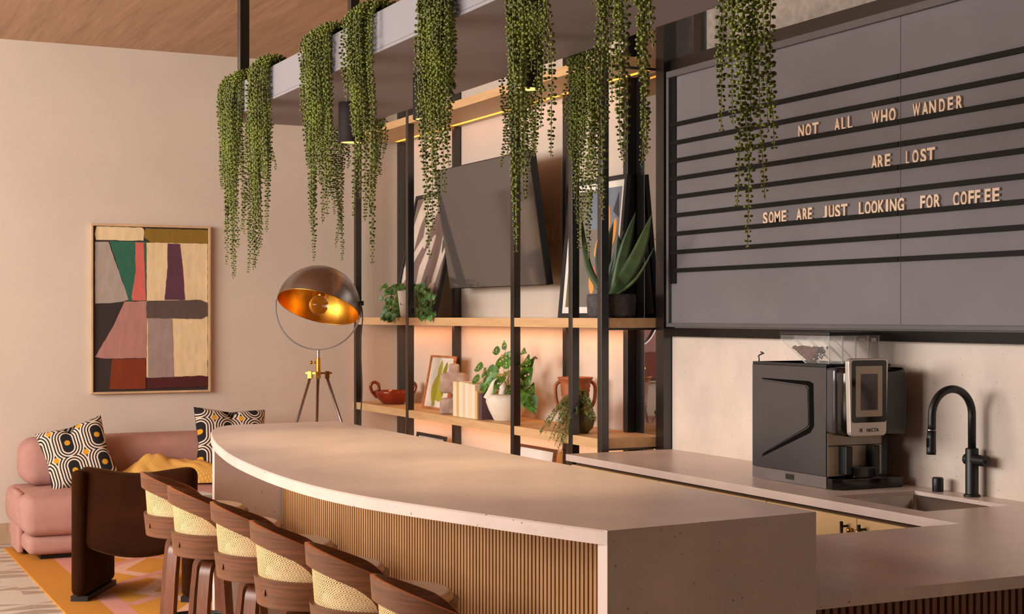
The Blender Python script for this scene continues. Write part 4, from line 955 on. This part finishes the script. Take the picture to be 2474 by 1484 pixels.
# terracotta vase
tc_ = on_x(1390, 985, 4.36); tc_.z = Z1; tvz = thing('terracotta_vase', 'ribbed terracotta vase with two looped handles on the lower shelf', 'vase', tuple(tc_))
prf = [(0, 0), (.055, 0)]+[(.06+.022*math.sin(min(1, k/14)*PI*.55)+.012*(k > 13)*(k-13)/8+(.0025 if k % 2 else -.0015), .004+k*.0136) for k in range(22)]+[(.105, .305), (.112, .315), (.108, .318), (.09, .30), (.075, .2), (.06, .02), (0, .015)]
obj('body', MB().lathe(prf, tc_, 40), M['terracotta'], tvz, smooth=True)
for s in (-1, 1):
    hd_ = CR*s; path = [tc_+hd_*.09+UP*.295, tc_+hd_*.118+UP*.27, tc_+hd_*.122+UP*.22, tc_+hd_*.112+UP*.16, tc_+hd_*.088+UP*.12]
    obj('handle', MB().tube(crom([tuple(p) for p in path], 5), .011, 8), M['terracotta'], tvz, smooth=True)
# round green pot with fine trailing sprigs
gc = on_x(1402, 1046, 4.235); gc.z = Z1; gp = thing('potted_plant', 'fine-leaved plant trailing over the shelf edge from a round green pot', 'potted plant', tuple(gc))
obj('pot', MB().lathe([(0, 0), (.045, 0), (.075, .03), (.088, .075), (.084, .11), (.064, .14), (.058, .136), (.05, .12), (0, .12)], gc, 36), M['green_pot'], gp, smooth=True)
mb = MB(); stm = MB(); rnd = random.Random(21)
ends = [(1308, 1050), (1318, 1040), (1330, 1062), (1345, 1075), (1352, 1100), (1360, 1085), (1350, 1020), (1340, 1000), (1365, 985), (1380, 975), (1372, 1040), (1425, 985), (1435, 1005), (1430, 1035), (1412, 975), (1395, 968), (1400, 1010), (1355, 1005), (1328, 1030), (1385, 1010), (1420, 1010), (1440, 1030), (1365, 1060), (1345, 1040)]
for px, py in ends*2:
    trail = py > 1030; q = on_x(px+rnd.uniform(-7, 7), py+rnd.uniform(-7, 7), 4.09 if trail else 4.19+rnd.uniform(-.06, .05))
    if px > 1410: q = on_x(px, min(py, 1020), 4.2)
    b0 = gc+UP*.13; md = b0.lerp(q, .5)+UP*(.09 if not trail else .10); path = [Vector(p) for p in crom([tuple(b0), tuple(md), tuple(q)], 9)]
    stm.tube(path, .0014, 4, False)
    for i in range(3, len(path)-1):
        for h in range(4):
            d = Vector((rnd.uniform(-1, 1), rnd.uniform(-1, 1), rnd.uniform(-.2, .9))); leaf_patch(mb, path[i].lerp(path[i-1], h/4), d, Vector((.1, .2, .9)), rnd.uniform(.016, .032), .0042, .2)
obj('sprigs', mb, plain('sprig_leaf', (132, 140, 84), .5, var=.25, scale=30), gp, smooth=True); obj('stems', stm, M['vine'], gp)
# agave
gc = on_x(1477, 766, 4.275); gc.z = Z2; ag = thing('agave_plant', 'large agave with broad green leaves in a dark stone pot', 'potted plant', tuple(gc))
obj('pot', MB().lathe([(0, 0), (.125, 0), (.138, .02), (.143, .11), (.138, .135), (.128, .137), (.122, .12), (0, .11)], gc, 40), M['pot_dark'], ag, smooth=True)
def agave_leaf(tip, wd, md, name='leaf', dk=False, base=None):
    b0 = (base or gc)+UP*.11; path = [Vector(p) for p in crom([tuple(b0), tuple(b0.lerp(tip, .5)+md), tuple(tip)], 9)]
    n = len(path); mb = MB(); rows_ = []
    for i, p in enumerate(path):
        t = i/(n-1); d = (path[min(n-1, i+1)]-path[max(0, i-1)]).normalized(); s = d.cross(CF).normalized(); nn = s.cross(d); wv = wd*(.62+.6*math.sin(PI*min(1, t*1.05))**.8)*(1-t**3.2)+.0005; th = .012*(1-t)+.001
        rows_.append([p-s*wv-nn*wv*.28, p-s*wv*.5+nn*th*.5, p+nn*th*1.3, p+s*wv*.5+nn*th*.5, p+s*wv-nn*wv*.28, p+s*wv*.5-nn*th, p-nn*th*1.3, p-s*wv*.5-nn*th])
    mb.grid(8, n, lambda u, v: rows_[round(v*(n-1))][round(u*8) % 8], True)
    return obj(name, mb, M['agave_dk'] if dk else M['agave'], ag, smooth=True)
ox = lambda px, py, X: on_x(px, py, X)
agave_leaf(ox(1575, 517, 4.20), .038, CR*.03+UP*.0); agave_leaf(ox(1536, 512, 4.36), .030, CR*.0+UP*.02, base=gc+CR*.01); agave_leaf(ox(1582, 596, 4.26), .008, CR*.02-UP*.03)
agave_leaf(ox(1508, 556, 4.33), .028, CR*-.0, dk=True, base=gc-CR*.03); agave_leaf(ox(1482, 535, 4.36), .024, CR*-.02, dk=True, base=gc-CR*.03); agave_leaf(ox(1404, 516, 4.22), .018, -CR*.03-UP*.06, base=gc-CR*.03); agave_leaf(ox(1494, 566, 4.30), .03, CR*.02, dk=True)
agave_leaf(ox(1566, 552, 4.40), .012, CR*.03, dk=True); agave_leaf(ox(1448, 560, 4.25), .022, -CR*.02, dk=True, base=gc-CR*.03)

# ------------------------------------------------------------------ coffee machine
MX0, MX1, MY0, MY1 = 4.085, 4.445, 5.25, 5.80
cmn = thing('coffee_machine', 'charcoal and black bean-to-cup coffee machine with touch screen on the worktop', 'coffee machine', (4.26, 5.5, HT))
zt = HT+.545
obj('body', MB().box(MX0+.012, MX1, MY0+.01, MY1, HT+.012, zt), M['black_gloss'], cmn, bevel=.008)
sp_o = MB(); pts_ = [(MY1, HT+.004), (MY0-.002, HT+.004), (MY0-.002, zt-.012), (MY1, zt-.012)]
side = obj('side_panel', MB().box(MX0, MX0+.011, MY0-.002, MY1, HT+.055, zt-.012), M['machine'], cmn, bevel=.003)
obj('lower_skirt', MB().box(MX0+.001, MX0+.011, MY0-.002, MY1, HT+.002, HT+.054), plain('grey_skirt', (112, 104, 104), .25), cmn, bevel=.001)
def sdp(px, py): q = on_x(px, py, MX0); return (q.y, q.z)
dk = [(1842, 913), (1955, 921), (1965, 927), (1967, 1030), (1958, 1046), (1842, 1103), (1842, 1098), (1950, 1036), (1956, 1030), (1954, 936), (1948, 931), (1842, 916)]
mb = MB(); mb.prism([sdp(*q) for q in dk], lambda a, b, d: (d, a, b), MX0-.0012, MX0-.0001); obj('door_recess', mb, M['void'], side, label='black angular recess line')
dr = [(1844, 919), (1947, 934), (1952, 940), (1954, 1029), (1948, 1034), (1844, 1096)]
mb = MB(); mb.prism([sdp(*q) for q in dr], lambda a, b, d: (d, a, b), MX0-.004, MX0-.0001); obj('door', mb, M['machine'], side, bevel=.002)
q = sdp(1908, 1157); obj('vent', MB().box(MX0-.001, MX0+.003, q[0]-.03, q[0]+.03, HT+.018, HT+.042), M['black_mat'], side)
# head
hx0, hx1 = MX0+.012, MX1-.005
mb = MB().rbox(((hx0+hx1)/2, 5.19, (HT+.235+zt-.01)/2), ((hx1-hx0)/2, .072, (zt-.01-HT-.235)/2), .03, 4); obj('head', mb, M['black_gloss'], cmn, smooth=True)
mb = MB().rbox((MX0+.022, 5.222, (HT+.245+zt-.012)/2), (.020, .035, (zt-.012-HT-.245)/2), .015, 3); obj('head_cheek', mb, M['machine'], cmn, smooth=True)
# touch screen
TY = 5.10
def tp(px, py): q = on_y(px, py, TY); return q.x, q.z
xa, za = tp(2051, 866); xb_, zb2 = tp(2146, 1054); za2 = tp(2098, 866)[1]; zb2 = tp(2098, 1054)[1]
TX0, TX1 = xa, xb_; TW, THh = TX1-TX0, za2-zb2
def rnd_rect(x0, x1, z0, z1, r, taper=0, n=5):
    p = []
    for cx, cz, a0, sx in ((x1-r, z1-r, 0, 0), (x0+r, z1-r, 90, 0), (x0+r+taper, z0+r, 180, 0), (x1-r-taper, z0+r, 270, 0)):
        for k in range(n+1): q = R(a0+90*k/n); p.append((cx+r*math.cos(q), cz+r*math.sin(q)))
    return p
F3 = lambda a, b, d: (a, d, b)
tsc = obj('touch_panel', MB().prism(rnd_rect(TX0, TX1, zb2, za2, .02, .010), F3, TY, TY+.028), M['silver'], cmn, bevel=.003)
fxp = lambda u: TX0+TW*u; fzp = lambda v: zb2+THh*v
obj('bezel', MB().prism(rnd_rect(fxp(.07), fxp(.95), fzp(.175), fzp(.975), .012), F3, TY-.0012, TY), M['black_gloss'], tsc)
obj('panel_glass', MB().prism(rnd_rect(fxp(.17), fxp(.84), fzp(.25), fzp(.90), .002), F3, TY-.0022, TY-.0012), M['beige_glass'], tsc)
obj('screen', MB().prism(rnd_rect(fxp(.29), fxp(.72), fzp(.335), fzp(.80), .001), F3, TY-.003, TY-.0022), M['screen'], tsc)
me = text_mesh('NECTA', .021, .0008, .0003); me.materials.append(M['black_mat'])
o = bpy.data.objects.new('brand_lettering', me); C.objects.link(o); o.parent = tsc; o.location = Vector((fxp(.60), TY-.0006, fzp(.055)))-cmn.location; o.rotation_euler = (PI/2, 0, 0); o.scale = (.98, 1, 1)
mb = MB()
for k in range(3): mb.box(fxp(.27), fxp(.34), TY-.0012, TY, fzp(.056)+k*.0055, fzp(.056)+k*.0055+.0038)
obj('logo_mark', mb, M['black_mat'], tsc)
obj('panel_arm', MB().box(TX0+.03, TX1-.03, TY+.028, 5.13, zb2+.04, za2-.03), M['black_mat'], cmn)
# lower front
obj('steel_front', MB().box(MX0+.008, MX1-.055, MY0-.004, MY0+.012, HT+.055, HT+.245), M['beige_glass'], cmn)
obj('front_seam', MB().box(MX0+.008, MX1-.055, MY0-.0055, MY0-.004, HT+.186, HT+.190), M['black_mat'], cmn)
for xx in (MX0+.085, MX0+.235): obj('cup_guide', MB().rbox((xx, MY0-.03, HT+.125), (.018, .028, .062), .005, 2), M['black_mat'], cmn)
obj('cup_stand', MB().box(MX0+.10, MX0+.222, MY0-.07, MY0-.005, HT+.05, HT+.098), M['black_gloss'], cmn, bevel=.004)
mb = MB(); mb.prism([(MX0+.004, MY0+.01), (MX0+.004, MY0-.04), (MX0+.03, MY0-.075), (MX1+.01, MY0-.075), (MX1+.01, MY0+.01)], lambda a, b, d: (a, b, d), HT+.001, HT+.048); obj('drip_tray', mb, M['black_gloss'], cmn, bevel=.004)
# hoppers on top
obj('lid_base', MB().box(MX0+.002, MX1, MY0, MY1, zt-.012, zt), M['black_mat'], cmn, bevel=.002)
def wedge(y0, y1, x0, x1, z0, z1, slope):
    return [(y1, z1), (y0, z1), (y0, z0), (y0+(y1-y0)*.45, z0), ]
hop = [(4.13, 4.205), (4.215, 4.285), (4.295, 4.365), (4.375, 4.435)]
HLAB = ['clear hopper with coffee beans', 'clear hopper', 'clear hopper with white label', 'clear hopper with white label']
for k, (x0, x1) in enumerate(hop):
    ya_, yb2 = MY0+.035+.01*k, MY1-.16; z0, z1 = zt, zt+.125
    prof = [(ya_, z1), (ya_, z0), (ya_+.165, z0), (yb2, z1-.02), (yb2, z1)]
    pin = [(ya_+.003, z1-.001), (ya_+.003, z0+.003), (ya_+.088, z0+.003), (yb2-.004, z1-.02), (yb2-.004, z1-.001)]
    mb = MB()
    n = len(prof)
    for P_, fl_ in ((prof, 0), ):
        mb.prism(P_, lambda a, b, d: (d, a, b), x0, x1)
    h_ = obj('hopper', mb, M['clear'], cmn, label=HLAB[k])
    for ex_ in (x0, x1-.003):
        for ey_, zz_ in ((ya_, z0), ): obj('hopper_edge', MB().box(ex_, ex_+.003, ey_-.0005, ey_+.003, zz_, z0+.125), M['clear_edge'], h_)
        obj('hopper_edge', MB().obox((ex_+.0015, (ya_+.165+yb2)/2, (z0+z1-.02)/2), (.0016, 0, 0), (0, (yb2-ya_-.165)/2, (z1-.02-z0)/2), (0, -.0016, .0016)), M['clear_edge'], h_)
    obj('hopper_lid', MB().box(x0-.003, x1+.003, ya_-.006, yb2+.004, z1+.0005, z1+.016), M['black_mat'], h_, bevel=.003)
    if k > 1: obj('hopper_label', MB().box(x0+.015, x1-.018, ya_-.0012, ya_-.0004, z1-.028, z1-.012), M['white'], h_)
be = [on for on in cmn.children if on.name.startswith('hopper')][0]
mb = MB(); rnd = random.Random(2)
for k in range(900):
    t = rnd.random()**.6; zz = zt+.008+.064*t+rnd.uniform(-.004, .004)*(t > .9); yy = 5.435+rnd.uniform(-.07, .125)*t+rnd.uniform(-.01, .01); xx = rnd.choice((4.137, 4.140, rnd.uniform(4.137, 4.198)))
    mb.sphere((xx, yy, zz), .0046, 6, 4, Matrix.Rotation(rnd.uniform(0, 3), 3, 'Z') @ Matrix.Rotation(rnd.uniform(0, 3), 3, 'X'), (1.3, .9, .7))
o = obj('coffee_beans', mb, plain('roasted_bean', (96, 48, 22), .35, var=.3, scale=60), be, smooth=True, label='roasted brown coffee beans'); o['kind'] = 'stuff'
pth = [(4.11, MY1-.02, zt+.001), (4.11, MY1-.02, zt+.018)]+[(4.11+.0*k, MY1-.035+.022*math.cos(k*.6), zt+.02+.0035*k+.004*math.sin(k*.6)) for k in range(9)]
obj('key_ring', MB().tube(pth, .0032, 6), M['black_mat'], cmn, smooth=True)
